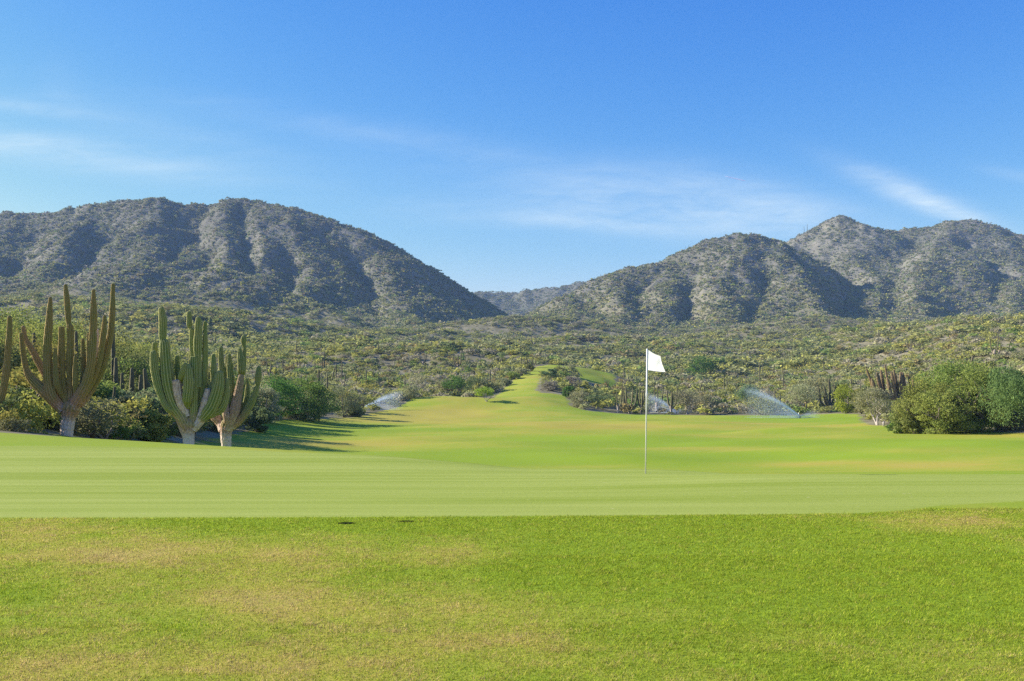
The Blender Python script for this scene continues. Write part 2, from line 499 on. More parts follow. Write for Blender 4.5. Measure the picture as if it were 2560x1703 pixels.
# dryness of the turf: (photo column, photo row, half width, half height, amount) measured on the ground they show
DRY_NEAR = [(330, 1390, 420, 60, 0.37), (900, 1390, 520, 55, 0.34), (250, 1480, 700, 50, 0.12), (1150, 1392, 220, 22, 0.32), (150, 1690, 420, 60, 0.42), (800, 1560, 500, 90, 0.22),
            (520, 1670, 300, 25, 0.25), (1230, 1610, 260, 30, 0.22), (2330, 1305, 260, 20, 0.42), (2000, 1610, 170, 35, 0.27), (620, 1500, 260, 60, 0.30), (60, 1620, 200, 40, 0.15), (1500, 1690, 700, 40, 0.12),
            (1560, 1480, 160, 14, 0.18), (1450, 1415, 900, 70, -0.39), (1900, 1430, 420, 120, -0.42), (2300, 1500, 420, 90, -0.35), (1350, 1440, 180, 50, -0.35), (900, 1308, 500, 12, -0.49), (1500, 1315, 500, 20, -0.35)]
DRY_FAR = [(1080, 1038, 230, 12, 0.68), (800, 1052, 240, 12, 0.32), (1000, 1098, 240, 10, 0.43), (1350, 1062, 260, 18, 0.40), (1620, 1070, 240, 8, 0.40), (1900, 1062, 260, 7, 0.36),
           (2250, 1125, 320, 12, 0.30), (1100, 1000, 110, 22, 0.40), (1980, 1160, 220, 10, 0.36), (2300, 1163, 220, 9, 0.65), (1330, 1000, 60, 14, 0.14), (2100, 1092, 160, 6, 0.29), (1740, 1118, 150, 6, 0.36),
           (1350, 1150, 500, 18, -.7), (1750, 1110, 260, 10, -.5), (620, 1050, 160, 30, -.3), (1600, 1035, 160, 8, -.2), (1050, 1075, 170, 6, -.4), (2250, 1108, 260, 8, -.6), (1300, 950, 160, 40, 0.25), (2050, 1050, 200, 8, -.4),
           (2080, 1140, 200, 8, -.5), (1450, 1100, 300, 9, -.5), (760, 1110, 300, 12, 0.36)]


def dryness(X, Y, Z):
    Yc = np.maximum(Y, 3.0)
    px = 1280 + F * X / Yc
    py = HZ - (Z - CH) / Yc * F
    n = fbm(X * 0.55, Y * 0.55, 4, 61)
    d = np.where(Y < 24, 0.28, 0.31) + np.where(Y < 24, 0.42 * n + 0.30 * fbm(X * 1.9, Y * 1.9, 3, 63), 0.0) + np.where(Y >= 24, 0.62 * fbm(X / 17, Y / 8, 5, 71, 0.62), 0)
    near = Y < 24
    for lst, sel in ((DRY_NEAR, near), (DRY_FAR, ~near)):
        for (cx, cy, a, b, h) in lst:
            d = d + np.where(sel, h * np.exp(-((px - cx) / a) ** 2 - ((py - cy) / b) ** 2), 0)
    return np.clip(d, 0, np.where(near, 1.2, 0.85))


# ------------------------------------------------------------------ materials
def material(name):
    m = bpy.data.materials.new(name)
    m.use_nodes = True
    t = NT(m.node_tree)
    out = t.n('ShaderNodeOutputMaterial')
    return m, t, out


def principled(t, out, color, rough=0.9, spec=0.15, normal=None):
    b = t.n('ShaderNodeBsdfPrincipled')
    t._in(b.inputs['Base Color'], color)
    t._in(b.inputs['Roughness'], rough)
    b.inputs['Specular IOR Level'].default_value = spec
    if normal is not None:
        t.l(normal, b.inputs['Normal'])
    t.l(b.outputs[0], out.inputs['Surface'])
    return b


def bump(t, height, strength, dist):
    nd = t.n('ShaderNodeBump')
    nd.inputs['Strength'].default_value = strength
    nd.inputs['Distance'].default_value = dist
    t.l(height, nd.inputs['Height'])
    return nd.outputs[0]


def make_ground_mat():
    m, t, out = material('turf_and_desert')
    geo = t.n('ShaderNodeNewGeometry')
    pos = geo.outputs['Position']
    green = t.attr('green'); fair = t.attr('fair'); dry = t.attr('dry')
    # putting green: pale close mown turf with mower lines
    g_l, g_d = (0.335, 0.385, 0.082), (0.235, 0.300, 0.036)
    line = t.noise(t.mapping(pos, (0.05, 2.1, 0), (0, 0, R(1.5))), 1.0, 3, 0.6, 0.15)
    band = t.noise(t.mapping(pos, (0.10, 0.55, 0), (0, 0, R(-7)), (3, 1, 0)), 1.0, 3, 0.5, 0.3)
    line2 = t.noise(t.mapping(pos, (0.12, 5.6, 0), (0, 0, R(1.2)), (5, 2, 0)), 1.0, 2, 0.6, 0.1)
    fine = t.noise(t.mapping(pos, (24, 9, 24)), 1.0, 5, 0.8)
    lf = t.m('ADD', t.m('ADD', t.m('MULTIPLY', t.ss(line, 0.40, 0.60), 0.42), t.m('MULTIPLY', t.ss(line2, 0.38, 0.62), 0.28)), t.m('MULTIPLY', t.ss(band, 0.36, 0.62), 0.32))
    lf = t.m('ADD', lf, t.m('MULTIPLY', t.m('SUBTRACT', fine, 0.5), 1.0), clamp=True)
    c_green = t.mix(lf, g_d, g_l)
    c_green = t.mix(t.ss(t.noise(t.mapping(pos, (7, 7, 7)), 1.0, 2, 0.5), 0.70, 0.76, 0.0, 0.5), c_green, (0.42, 0.42, 0.16))
    # longer turf: green to dormant straw
    n1 = t.noise(t.mapping(pos, (22, 22, 22)), 1.0, 4, 0.75)
    n2 = t.noise(t.mapping(pos, (4, 4, 4)), 1.0, 3, 0.6)
    dd = t.m('ADD', dry, t.m('ADD', t.m('MULTIPLY', t.m('SUBTRACT', n1, 0.5), 0.55), t.m('ADD', t.m('MULTIPLY', t.m('SUBTRACT', n2, 0.5), 0.35), t.m('MULTIPLY', t.m('SUBTRACT', t.noise(t.mapping(pos, (0.9, 0.5, 0.9)), 1.0, 4, 0.7), 0.5), 0.45))), clamp=True)
    ramp = t.n('ShaderNodeValToRGB')
    t.l(dd, ramp.inputs[0])
    e = ramp.color_ramp.elements
    e[0].position, e[0].color = 0.0, (0.215, 0.305, 0.022, 1)
    e[1].position, e[1].color = 1.0, (0.375, 0.318, 0.070, 1)
    for p, c in ((0.30, (0.250, 0.312, 0.030)), (0.55, (0.310, 0.325, 0.042)), (0.8, (0.355, 0.318, 0.050))):
        x = e.new(p); x.color = (*c, 1)
    fleck = t.noise(t.mapping(pos, (60, 60, 60)), 1.0, 2, 0.6)
    c_turf = t.mix(t.ss(fleck, 0.42, 0.66, 0.0, 0.30), ramp.outputs[0], t.mix(1.0, ramp.outputs[0], (1.35, 1.3, 1.3), 'MULTIPLY'))
    # desert floor
    d1 = t.noise(t.mapping(pos, (0.12, 0.12, 0.12)), 1.0, 5, 0.6)
    d2 = t.noise(t.mapping(pos, (1.5, 1.5, 1.5)), 1.0, 4, 0.7)
    c_des = t.mix(t.ss(d1, 0.35, 0.66), (0.170, 0.140, 0.088), (0.335, 0.285, 0.190))
    c_des = t.mix(t.m('MULTIPLY', t.ss(d2, 0.38, 0.58), 0.70), c_des, (0.170, 0.172, 0.075))
    edge = t.m('ADD', fair, t.m('MULTIPLY', t.m('SUBTRACT', t.noise(t.mapping(pos, (0.35, 0.35, 0.35)), 1.0, 4, 0.6), 0.5), 4.2))
    c = t.mix(t.ss(edge, -0.5, 0.5), c_des, c_turf)
    ged = t.m('ADD', green, t.m('MULTIPLY', t.m('SUBTRACT', n1, 0.5), 0.14))
    gmask = t.ss(ged, -0.06, 0.05)
    c = t.mix(gmask, c, c_green)
    hgt = t.m('ADD', t.m('MULTIPLY', n1, 0.5), t.m('MULTIPLY', t.noise(t.mapping(pos, (70, 70, 70)), 1.0, 3, 0.7), 0.5))
    nrm = bump(t, hgt, 0.5, 0.012)
    principled(t, out, c, 0.95, 0.08, nrm)
    return m


def make_hill_mat():
    m, t, out = material('rocky_hillside')
    geo = t.n('ShaderNodeNewGeometry')
    pos = geo.outputs['Position']
    a = t.noise(t.mapping(pos, (0.012, 0.012, 0.012)), 1.0, 5, 0.6)
    b = t.noise(t.mapping(pos, (0.11, 0.11, 0.11)), 1.0, 5, 0.7)
    c_ = t.noise(t.mapping(pos, (0.5, 0.5, 0.5)), 1.0, 4, 0.7)
    c = t.mix(t.ss(a, 0.35, 0.66), (0.150, 0.142, 0.112), (0.232, 0.216, 0.164))
    c = t.mix(t.m('MULTIPLY', t.ss(b, 0.46, 0.64), 0.75), c, (0.130, 0.145, 0.072))
    c = t.mix(t.m('MULTIPLY', t.ss(c_, 0.56, 0.72), 0.6), c, (0.31, 0.285, 0.235))
    c = t.mix(t.m('MULTIPLY', t.ss(c_, 0.45, 0.28), 0.5), c, (0.100, 0.090, 0.065))
    szz = t.n('ShaderNodeSeparateXYZ'); t.l(pos, szz.inputs[0])
    foot = t.ss(t.m('ADD', szz.outputs[2], t.m('MULTIPLY', t.m('SUBTRACT', a, 0.5), 60.0)), 50, 120, 0.75, 0.0)
    c = t.mix(foot, c, t.mix(t.ss(c_, 0.4, 0.6), (0.175, 0.175, 0.080), (0.250, 0.220, 0.140)))
    h = t.m('ADD', t.m('MULTIPLY', b, 0.6), t.m('MULTIPLY', c_, 0.4))
    principled(t, out, c, 0.95, 0.05, bump(t, h, 0.8, 3.0))
    return m


def make_leaf_mat(name, vary=0.0, transl=0.3):
    m, t, out = material(name)
    col = t.attr('Col', 'Color')
    if vary:
        oi = t.n('ShaderNodeObjectInfo')
        hs = t.n('ShaderNodeHueSaturation')
        t.l(col, hs.inputs['Color'])
        t.l(t.m('ADD', t.m('MULTIPLY', t.m('SUBTRACT', oi.outputs['Random'], 0.5), 0.05), 0.5), hs.inputs['Hue'])
        fr = t.m('FRACT', t.m('MULTIPLY', oi.outputs['Random'], 7.31))
        t.l(t.m('ADD', t.m('MULTIPLY', fr, 2 * vary), 1 - vary), hs.inputs['Value'])
        col = hs.outputs[0]
    d = t.n('ShaderNodeBsdfDiffuse'); t.l(col, d.inputs['Color'])
    tr = t.n('ShaderNodeBsdfTranslucent'); t.l(col, tr.inputs['Color'])
    mx = t.n('ShaderNodeMixShader'); mx.inputs[0].default_value = transl
    t.l(d.outputs[0], mx.inputs[1]); t.l(tr.outputs[0], mx.inputs[2])
    t.l(mx.outputs[0], out.inputs['Surface'])
    return m


def make_bark_mat(name, c1, c2, scale=8):
    m, t, out = material(name)
    tcn = t.n('ShaderNodeTexCoord')
    n = t.noise(t.mapping(tcn.outputs['Object'], (scale, scale, scale * 0.4)), 1.0, 4, 0.65)
    c = t.mix(t.ss(n, 0.35, 0.65), c1, c2)
    principled(t, out, c, 0.9, 0.1, bump(t, n, 0.5, 0.02))
    return m


def make_cactus_mat(name, g1, g2, crest, bark1, bark2):
    m, t, out = material(name)
    tcn = t.n('ShaderNodeTexCoord')
    o = tcn.outputs['Object']
    bark = t.attr('bark'); rib = t.attr('rib')
    n = t.noise(t.mapping(o, (3, 3, 1.2)), 1.0, 4, 0.6)
    n2 = t.noise(t.mapping(o, (16, 16, 9)), 1.0, 4, 0.7)
    n3 = t.noise(t.mapping(o, (5, 5, 26)), 1.0, 3, 0.6)
    g = t.mix(t.ss(n, 0.3, 0.7), g1, g2)
    g = t.mix(t.m('MULTIPLY', t.m('POWER', rib, 3.0), 0.75), g, crest)
    b = t.mix(t.ss(n2, 0.35, 0.65), tuple(x * 0.80 for x in bark2), bark2)
    b = t.mix(t.m('MULTIPLY', t.ss(n3, 0.52, 0.72), 0.5), b, (0.12, 0.085, 0.06))
    bf = t.m('ADD', bark, t.m('MULTIPLY', t.m('SUBTRACT', n2, 0.5), 0.5), clamp=True)
    brown = t.mix(t.ss(n2, 0.35, 0.65), tuple(x * 0.62 for x in bark1), tuple(x * 0.95 for x in bark1))
    c = t.mix(t.ss(bf, 0.35, 0.70), g, brown)
    c = t.mix(t.ss(bf, 0.58, 1.16), c, b)
    principled(t, out, c, 0.8, 0.15, bump(t, t.m('ADD', n2, t.m('MULTIPLY', n3, 0.6)), 0.5, 0.02))
    return m


def make_plain(name, color, rough=0.5, spec=0.3):
    m, t, out = material(name)
    tcn = t.n('ShaderNodeTexCoord')
    n = t.noise(t.mapping(tcn.outputs['Object'], (9, 9, 9)), 1.0, 3, 0.6)
    c = t.mix(t.ss(n, 0.3, 0.7), tuple(x * 0.9 for x in color), color)
    principled(t, out, c, rough, spec)
    return m


M_GROUND = make_ground_mat()
M_HILL = make_hill_mat()
M_LEAF = make_leaf_mat('desert_leaves', 0.16, 0.42)
M_SCRUB = make_leaf_mat('scrub_leaves', 0.0, 0.36)
M_BLADE = make_leaf_mat('grass_blades', 0.0, 0.48)
M_WOOD = make_bark_mat('grey_brown_twigs', (0.15, 0.12, 0.09), (0.27, 0.23, 0.18))
M_PALE = make_bark_mat('pale_bark', (0.34, 0.30, 0.25), (0.55, 0.50, 0.44))
M_CACT_A = make_cactus_mat('weathered_cactus_skin', (0.180, 0.175, 0.042), (0.280, 0.190, 0.056), (0.46, 0.35, 0.15), (0.52, 0.29, 0.16), (0.86, 0.72, 0.60))
M_CACT_B = make_cactus_mat('green_cactus_skin', (0.140, 0.200, 0.046), (0.235, 0.240, 0.066), (0.56, 0.52, 0.24), (0.52, 0.33, 0.21), (0.86, 0.72, 0.60))
M_CACT_F = make_cactus_mat('dull_cactus_skin', (0.090, 0.100, 0.048), (0.140, 0.115, 0.065), (0.20, 0.18, 0.11), (0.34, 0.27, 0.20), (0.62, 0.54, 0.45))
M_CACT_R = make_cactus_mat('brown_cactus_skin', (0.185, 0.150, 0.070), (0.225, 0.150, 0.085), (0.32, 0.25, 0.15), (0.40, 0.26, 0.17), (0.56, 0.48, 0.39))
M_WHITE = make_plain('white_paint', (0.80, 0.80, 0.79), 0.35, 0.4)
M_DARK = make_plain('dark_plastic', (0.018, 0.022, 0.012), 0.95, 0.0)
M_YELLOW = make_plain('yellow_paint', (0.55, 0.42, 0.05), 0.5, 0.3)


# ------------------------------------------------------------------ ground sheet and hills
def grid_faces(nr, nc):
    i = np.arange(nr - 1)[:, None] * nc + np.arange(nc - 1)[None, :]
    return np.stack([i, i + 1, i + nc + 1, i + nc], -1).reshape(-1, 4)


def build_ground():
    rows = np.concatenate([np.linspace(-30, 2.5, 14), np.geomspace(3, 900, 600)])
    cols = np.linspace(-1, 1, 760)
    cols = np.sign(cols) * np.abs(cols) ** 1.15
    half = np.maximum(rows, 0) * 0.98 + 22
    X = cols[None, :] * half[:, None]
    Y = np.repeat(rows[:, None], len(cols), 1)
    x, y = X.ravel(), Y.ravel()
    z = ground_z(x, y)
    gr = poly_sdf(x, y, GREEN)
    fr = poly_sdf(x, y, FAIR)
    dr = dryness(x, y, z)
    me = mesh_np('ground', np.stack([x, y, z], 1), grid_faces(*X.shape), M_GROUND, {'green': gr, 'fair': fr, 'dry': dr}, smooth=True)
    return tag(link('ground', me), kind='structure')


def build_hills():
    rows = np.concatenate([np.linspace(880, 1560, 220), np.linspace(1570, 2500, 60)])
    cols = np.linspace(-0.95, 0.95, 940)
    X = cols[None, :] * rows[:, None]
    Y = np.repeat(rows[:, None], len(cols), 1)
    x, y = X.ravel(), Y.ravel()
    z = ground_z(x, y)
    z[y < 899] -= 1.5 * (899 - y[y < 899]) / 19 + 0.05
    me = mesh_np('hills', np.stack([x, y, z], 1), grid_faces(*X.shape), M_HILL, smooth=True)
    return tag(link('hills', me), kind='structure')


build_ground()
build_hills()

# ------------------------------------------------------------------ foliage building blocks
PAL = {
    'yellow': ((0.400, 0.375, 0.085), (0.270, 0.295, 0.070)),
    'olive': ((0.285, 0.290, 0.090), (0.195, 0.230, 0.075)),
    'green': ((0.165, 0.270, 0.055), (0.115, 0.205, 0.048)),
    'greygreen': ((0.330, 0.330, 0.165), (0.245, 0.265, 0.120)),
    'grey': ((0.360, 0.320, 0.250), (0.270, 0.240, 0.175)),
    'bluegreen': ((0.200, 0.260, 0.110), (0.150, 0.210, 0.085)),
    'rust': ((0.350, 0.250, 0.110), (0.250, 0.200, 0.085)),
}


def leaves(c, size, col, r, stretch=1.0, droop=0.0):
    """c (n,3) centres -> diamond leaf quads (verts, faces, colours)"""
    n = len(c)
    a = r.normal(size=(n, 3)); a /= np.linalg.norm(a, axis=1)[:, None]
    if droop:
        a = a * (1 - droop) + np.array([0, 0, -1.0]) * droop
        a /= np.linalg.norm(a, axis=1)[:, None]
    b = np.cross(a, r.normal(size=(n, 3))); b /= np.linalg.norm(b, axis=1)[:, None] + 1e-9
    s = (size * r.uniform(0.6, 1.35, n))[:, None]
    v = np.stack([c - a * s * stretch, c + b * s * 0.5, c + a * s * stretch, c - b * s * 0.5], 1)
    f = np.arange(4 * n).reshape(n, 4)
    return v.reshape(-1, 3), f, np.repeat(col, 4, 0)


def crown(r, n, ctr, rad, k, pal, size, low=0.0, clump=0.42, shell=0.55, droop=0.0, stretch=1.0):
    """uneven crown: k leaf clumps of different sizes inside an ellipsoid, gaps between"""
    c1, c2 = (np.array(x) for x in PAL[pal])
    u = r.normal(size=(k, 3)); u /= np.linalg.norm(u, axis=1)[:, None]
    cc = u * (r.uniform(0.35, 1.0, k) ** 0.6)[:, None] * (1 - clump * 0.6)
    cc[:, 2] = np.where(cc[:, 2] < low - 0.6, -cc[:, 2] * 0.4, cc[:, 2])
    cr = clump * r.uniform(0.55, 1.25, k)
    wgt = cr ** 2; wgt /= wgt.sum()
    idx = r.choice(k, n, p=wgt)
    d = r.normal(size=(n, 3)); d /= np.linalg.norm(d, axis=1)[:, None]
    p = cc[idx] + d * (cr[idx] * r.uniform(shell, 1.05, n))[:, None]
    out_ = r.random(n) < 0.08
    p[out_] *= 1.12
    p = p * np.array(rad) + np.array(ctr)
    tone = r.uniform(0, 1, k)[idx] * 0.65 + r.uniform(0, 0.35, n)
    col = c1 * tone[:, None] + c2 * (1 - tone[:, None])
    col = col * r.uniform(0.8, 1.2, n)[:, None]
    return leaves(p, size, col, r, stretch, droop)


def tube(P, rad, ns=6, cap=True):
    P = np.asarray(P, float); rad = np.asarray(rad, float)
    n = len(P)
    T = np.gradient(P, axis=0); T /= np.linalg.norm(T, axis=1)[:, None] + 1e-9
    ref = np.array([1.0, 0.0, 0.0]) if abs(T[0, 0]) < 0.9 else np.array([0, 1.0, 0])
    A = np.zeros((n, 3)); A[0] = ref - T[0] * (ref @ T[0]); A[0] /= np.linalg.norm(A[0])
    for i in range(1, n):
        A[i] = A[i - 1] - T[i] * (A[i - 1] @ T[i]); A[i] /= np.linalg.norm(A[i]) + 1e-9
    B = np.cross(T, A)
    th = np.arange(ns) / ns * 2 * math.pi
    V = P[:, None] + rad[:, None, None] * (np.cos(th)[None, :, None] * A[:, None] + np.sin(th)[None, :, None] * B[:, None])
    i = np.arange(n - 1)[:, None] * ns + np.arange(ns)[None, :]
    j = np.arange(n - 1)[:, None] * ns + (np.arange(ns)[None, :] + 1) % ns
    f = np.stack([i, j, j + ns, i + ns], -1).reshape(-1, 4)
    return V.reshape(-1, 3), f


class Acc:
    def __init__(self): self.V, self.Fq, self.C, self.M, self.n = [], [], [], [], 0

    def add(self, v, f, c=None, m=0):
        self.V.append(v); self.Fq.append(f + self.n); self.n += len(v)
        self.C.append(np.asarray(c, float) if c is not None and np.ndim(c) == 2 else np.tile(c if c is not None else (0.2, 0.2, 0.2), (len(v), 1)))
        self.M.append(np.full(len(f), m))

    def mesh(self, name, mats, smooth=False):
        return mesh_np(name, np.concatenate(self.V), [np.concatenate(self.Fq)], mats, color=np.concatenate(self.C), smooth=smooth, midx=np.concatenate(self.M))


def branches(r, acc, p, d, ln, rad, depth, spread=0.6, up=0.25, m=0, ends=None, kids=(2, 3), ns=5):
    nseg = 4
    P = [np.array(p, float)]
    dd = np.array(d, float)
    for i in range(nseg):
        dd = dd + r.normal(size=3) * 0.16 + np.array([0, 0, up * 0.25])
        dd /= np.linalg.norm(dd)
        P.append(P[-1] + dd * ln / nseg)
    rr = np.linspace(rad, rad * (0.62 if depth else 0.3), nseg + 1)
    acc.add(*tube(P, rr, ns), m=m)
    if depth == 0:
        if ends is not None: ends.append(P[-1])
        return
    for _ in range(r.integers(kids[0], kids[1] + 1)):
        nd = dd + r.normal(size=3) * spread
        nd[2] = abs(nd[2]) * 0.6 + up
        nd /= np.linalg.norm(nd)
        s = P[-1] if r.random() < 0.6 else P[-2]
        branches(r, acc, s, nd, ln * r.uniform(0.6, 0.85), rad * 0.6, depth - 1, spread, up, m, ends, kids, max(3, ns - 1))


def shrub_template(seed, pal, n, style):
    """unit shrub: height about 1, half width about 0.6; returns crown Acc, stems Acc"""
    r = np.random.default_rng(seed)
    cr, st = Acc(), Acc()
    ends = []
    if style == 'round':
        cr.add(*crown(r, n, (0, 0, 0.50), (0.66, 0.66, 0.50), 15, pal, 0.042))
        for k in range(4):
            a = r.uniform(0, 6.28)
            branches(r, st, (0, 0, 0), (math.cos(a) * .7, math.sin(a) * .7, 1), 0.45, 0.022, 1)
    elif style == 'airy':
        cr.add(*crown(r, n, (0, 0, 0.64), (0.72, 0.72, 0.36), 17, pal, 0.036, clump=0.33))
        for k in range(3):
            a = r.uniform(0, 6.28)
            branches(r, st, (0, 0, 0), (math.cos(a) * .55, math.sin(a) * .55, 1), 0.42, 0.026, 2)
    elif style == 'low':
        cr.add(*crown(r, n, (0, 0, 0.36), (0.95, 0.95, 0.55), 15, pal, 0.055))
        for k in range(3):
            a = r.uniform(0, 6.28)
            branches(r, st, (0, 0, 0), (math.cos(a), math.sin(a), .8), 0.4, 0.022, 1)
    elif style == 'bare':
        for k in range(6):
            a = r.uniform(0, 6.28)
            branches(r, st, (0, 0, 0), (math.cos(a) * .6, math.sin(a) * .6, 1), 0.36, 0.020, 3, 0.6, 0.2, ends=ends, ns=4)
        e = np.array(ends)
        pick = e[r.integers(0, len(e), n // 3)] + r.normal(size=(n // 3, 3)) * 0.07
        c1, c2 = (np.array(x) for x in PAL[pal])
        tn = r.random((len(pick), 1))
        cr.add(*leaves(pick, 0.032, c1 * tn + c2 * (1 - tn), r, 1.4))
    elif style == 'whitebare':
        for k in range(3):
            a = r.uniform(0, 6.28)
            branches(r, st, (r.normal() * .04, r.normal() * .04, 0), (math.cos(a) * .5, math.sin(a) * .5, 1), 0.38, 0.034, 3, 0.55, 0.25, ends=ends, ns=5)
        e = np.array(ends)
        pick = e[r.integers(0, len(e), n // 3)] + r.normal(size=(n // 3, 3)) * 0.06
        c1, c2 = (np.array(x) for x in PAL[pal])
        tn = r.random((len(pick), 1))
        cr.add(*leaves(pick, 0.034, c1 * tn + c2 * (1 - tn), r, 1.2))
    return cr, st


TEMPLATES = []   # (description, crown mesh, stem mesh, joined mesh, palette)
_spec = [('yellow-green', 'yellow', 'airy', 1100), ('yellow-green', 'yellow', 'round', 1100), ('olive', 'olive', 'round', 1200), ('olive', 'olive', 'airy', 1100),
         ('dark green', 'green', 'round', 1300), ('dark green', 'green', 'low', 1100), ('grey-green', 'greygreen', 'round', 1100), ('grey-green', 'greygreen', 'low', 1000),
         ('grey leafless', 'grey', 'bare', 900), ('grey leafless', 'grey', 'bare', 800), ('white-stemmed', 'greygreen', 'whitebare', 900), ('blue-green', 'bluegreen', 'round', 1200),
         ('blue-green', 'bluegreen', 'airy', 1100), ('rusty', 'rust', 'low', 800), ('yellow-green', 'yellow', 'low', 1000), ('white-stemmed', 'olive', 'whitebare', 900)]
for i, (desc, pal, style, n) in enumerate(_spec):
    cr, st = shrub_template(500 + i, pal, n, style)
    wood = M_PALE if style == 'whitebare' else M_WOOD
    cm = cr.mesh('crown', M_LEAF); sm = st.mesh('stem', wood, True)
    j = Acc()
    j.add(np.concatenate(cr.V), np.concatenate(cr.Fq), np.concatenate(cr.C), 0)
    j.add(np.concatenate(st.V), np.concatenate(st.Fq), None, 1)
    TEMPLATES.append((desc, cm, sm, j.mesh('shrub', [M_LEAF, wood]), pal))


# ------------------------------------------------------------------ cacti
def ribbed(P, W, ns_rib, per, step, bark0, bark1, r, dome=True, lump=0.03, flat_top=False, fall=0.5):
    """a ribbed column along the points P with diameters W -> verts, quads, bark, rib"""
    P = np.asarray(P, float); W = np.asarray(W, float)
    seg = np.linalg.norm(np.diff(P, axis=0), axis=1)
    s = np.concatenate([[0], np.cumsum(seg)])
    L = s[-1]
    n = max(4, int(L / step) + 1)
    sn = np.linspace(0, L, n)
    Pn = pchip(s, P, sn)
    Wn = pchip(s, W[:, None], sn)[:, 0] / 2
    Wn = Wn * (1 + lump * np.sin(sn * 5.1 + r.uniform(0, 6)) * r.uniform(0.5, 1) + lump * 0.6 * np.sin(sn * 11.7 + r.uniform(0, 6)))
    if dome:
        rt = Wn[-1]
        k = 4
        T = Pn[-1] - Pn[-2]; T /= np.linalg.norm(T)
        h = 0.25 if flat_top else 0.95
        ang = np.linspace(0, math.pi / 2, k + 1)[1:]
        Pd = Pn[-1] + T[None] * (np.sin(ang) * rt * h)[:, None]
        Wd = np.maximum(rt * np.cos(ang), rt * 0.03)
        Pn = np.concatenate([Pn, Pd]); Wn = np.concatenate([Wn, Wd])
        sn = np.concatenate([sn, np.full(k, L)])
    ns = ns_rib * per
    n = len(Pn)
    T = np.gradient(Pn, axis=0); T /= np.linalg.norm(T, axis=1)[:, None] + 1e-9
    A = np.zeros((n, 3)); ref = np.array([1.0, 0, 0])
    A[0] = ref - T[0] * (ref @ T[0]); A[0] /= np.linalg.norm(A[0])
    for i in range(1, n):
        A[i] = A[i - 1] - T[i] * (A[i - 1] @ T[i]); A[i] /= np.linalg.norm(A[i]) + 1e-9
    B = np.cross(T, A)
    th = np.arange(ns) / ns * 2 * math.pi
    rib = 0.5 + 0.5 * np.cos(th * ns_rib)
    bark = bark0 + (bark1 - bark0) * (sn / L) ** fall
    depth = 0.27 * (1 - 0.6 * np.clip(bark, 0, 1))
    rr = Wn[:, None] * (1 - depth[:, None] * (1 - rib[None, :]) ** 1.0)
    rough = r.normal(size=rr.shape) * 0.022 + (r.normal(size=(n, 1)) * 0.018)
    rr = rr * (1 + rough)
    V = Pn[:, None] + rr[..., None] * (np.cos(th)[None, :, None] * A[:, None] + np.sin(th)[None, :, None] * B[:, None])
    i = np.arange(n - 1)[:, None] * ns + np.arange(ns)[None, :]
    j = np.arange(n - 1)[:, None] * ns + (np.arange(ns)[None, :] + 1) % ns
    f = np.stack([i, j, j + ns, i + ns], -1).reshape(-1, 4)
    return V.reshape(-1, 3), f, np.repeat(bark, ns), np.tile(rib, n)


def cactus_part(name, parent, origin, P, W, mat, r, hero=True, bark=(0, 0), flat_top=False, per=4):
    P = np.asarray(P, float) - origin
    v, f, bk, rb = ribbed(P, W, 12 if hero else 9, per if hero else 2, 0.05 if hero else 0.35, bark[0], bark[1], r, True, 0.035, flat_top, 1.5 if name == 'trunk' else 0.5)
    ns = (12 if hero else 9) * (per if hero else 2)
    capi = np.arange(len(v) - ns, len(v))
    me = mesh_np(name, v, [f], mat, {'bark': bk, 'rib': rb}, smooth=True)
    return link(name, me, parent)


def hero_cactus(scale, ox, oy, Y, base_px, trunk, arms, mat, label, group=None, extra=None):
    """traced in enlargements of the photograph: point = (x, y, width[, depth offset])"""
    r = np.random.default_rng(abs(int(base_px)) + 5)
    k = Y / F

    def conv(pts, dy):
        P, W = [], []
        for q in pts:
            yy = Y + dy + (q[3] if len(q) > 3 else 0)
            P.append(PT(ox + q[0] * scale, oy + q[1] * scale, Y) + np.array([0, yy - Y, 0]))
            W.append(q[2] * scale * k)
        return P, W
    bx = U(base_px) * Y
    origin = np.array([bx, Y, gz(bx, Y)])
    root = link('giant_cactus', None)
    root.location = origin
    tag(root, label, 'cactus', group)
    P, W = conv(trunk, 0)
    P[0] = np.array([P[0][0], Y, origin[2] - 0.15])
    cactus_part('trunk', root, origin, P, W, mat, r, True, (1.35, 0.52))
    for a in arms:
        dy, bark, pts = a[0], a[1], a[2]
        P, W = conv(pts, dy)
        P[0] = P[0] + np.array([0, -dy * 0.75, 0])
        cactus_part('arm', root, origin, P, W, mat, r, True, bark, len(a) > 3)
    return root


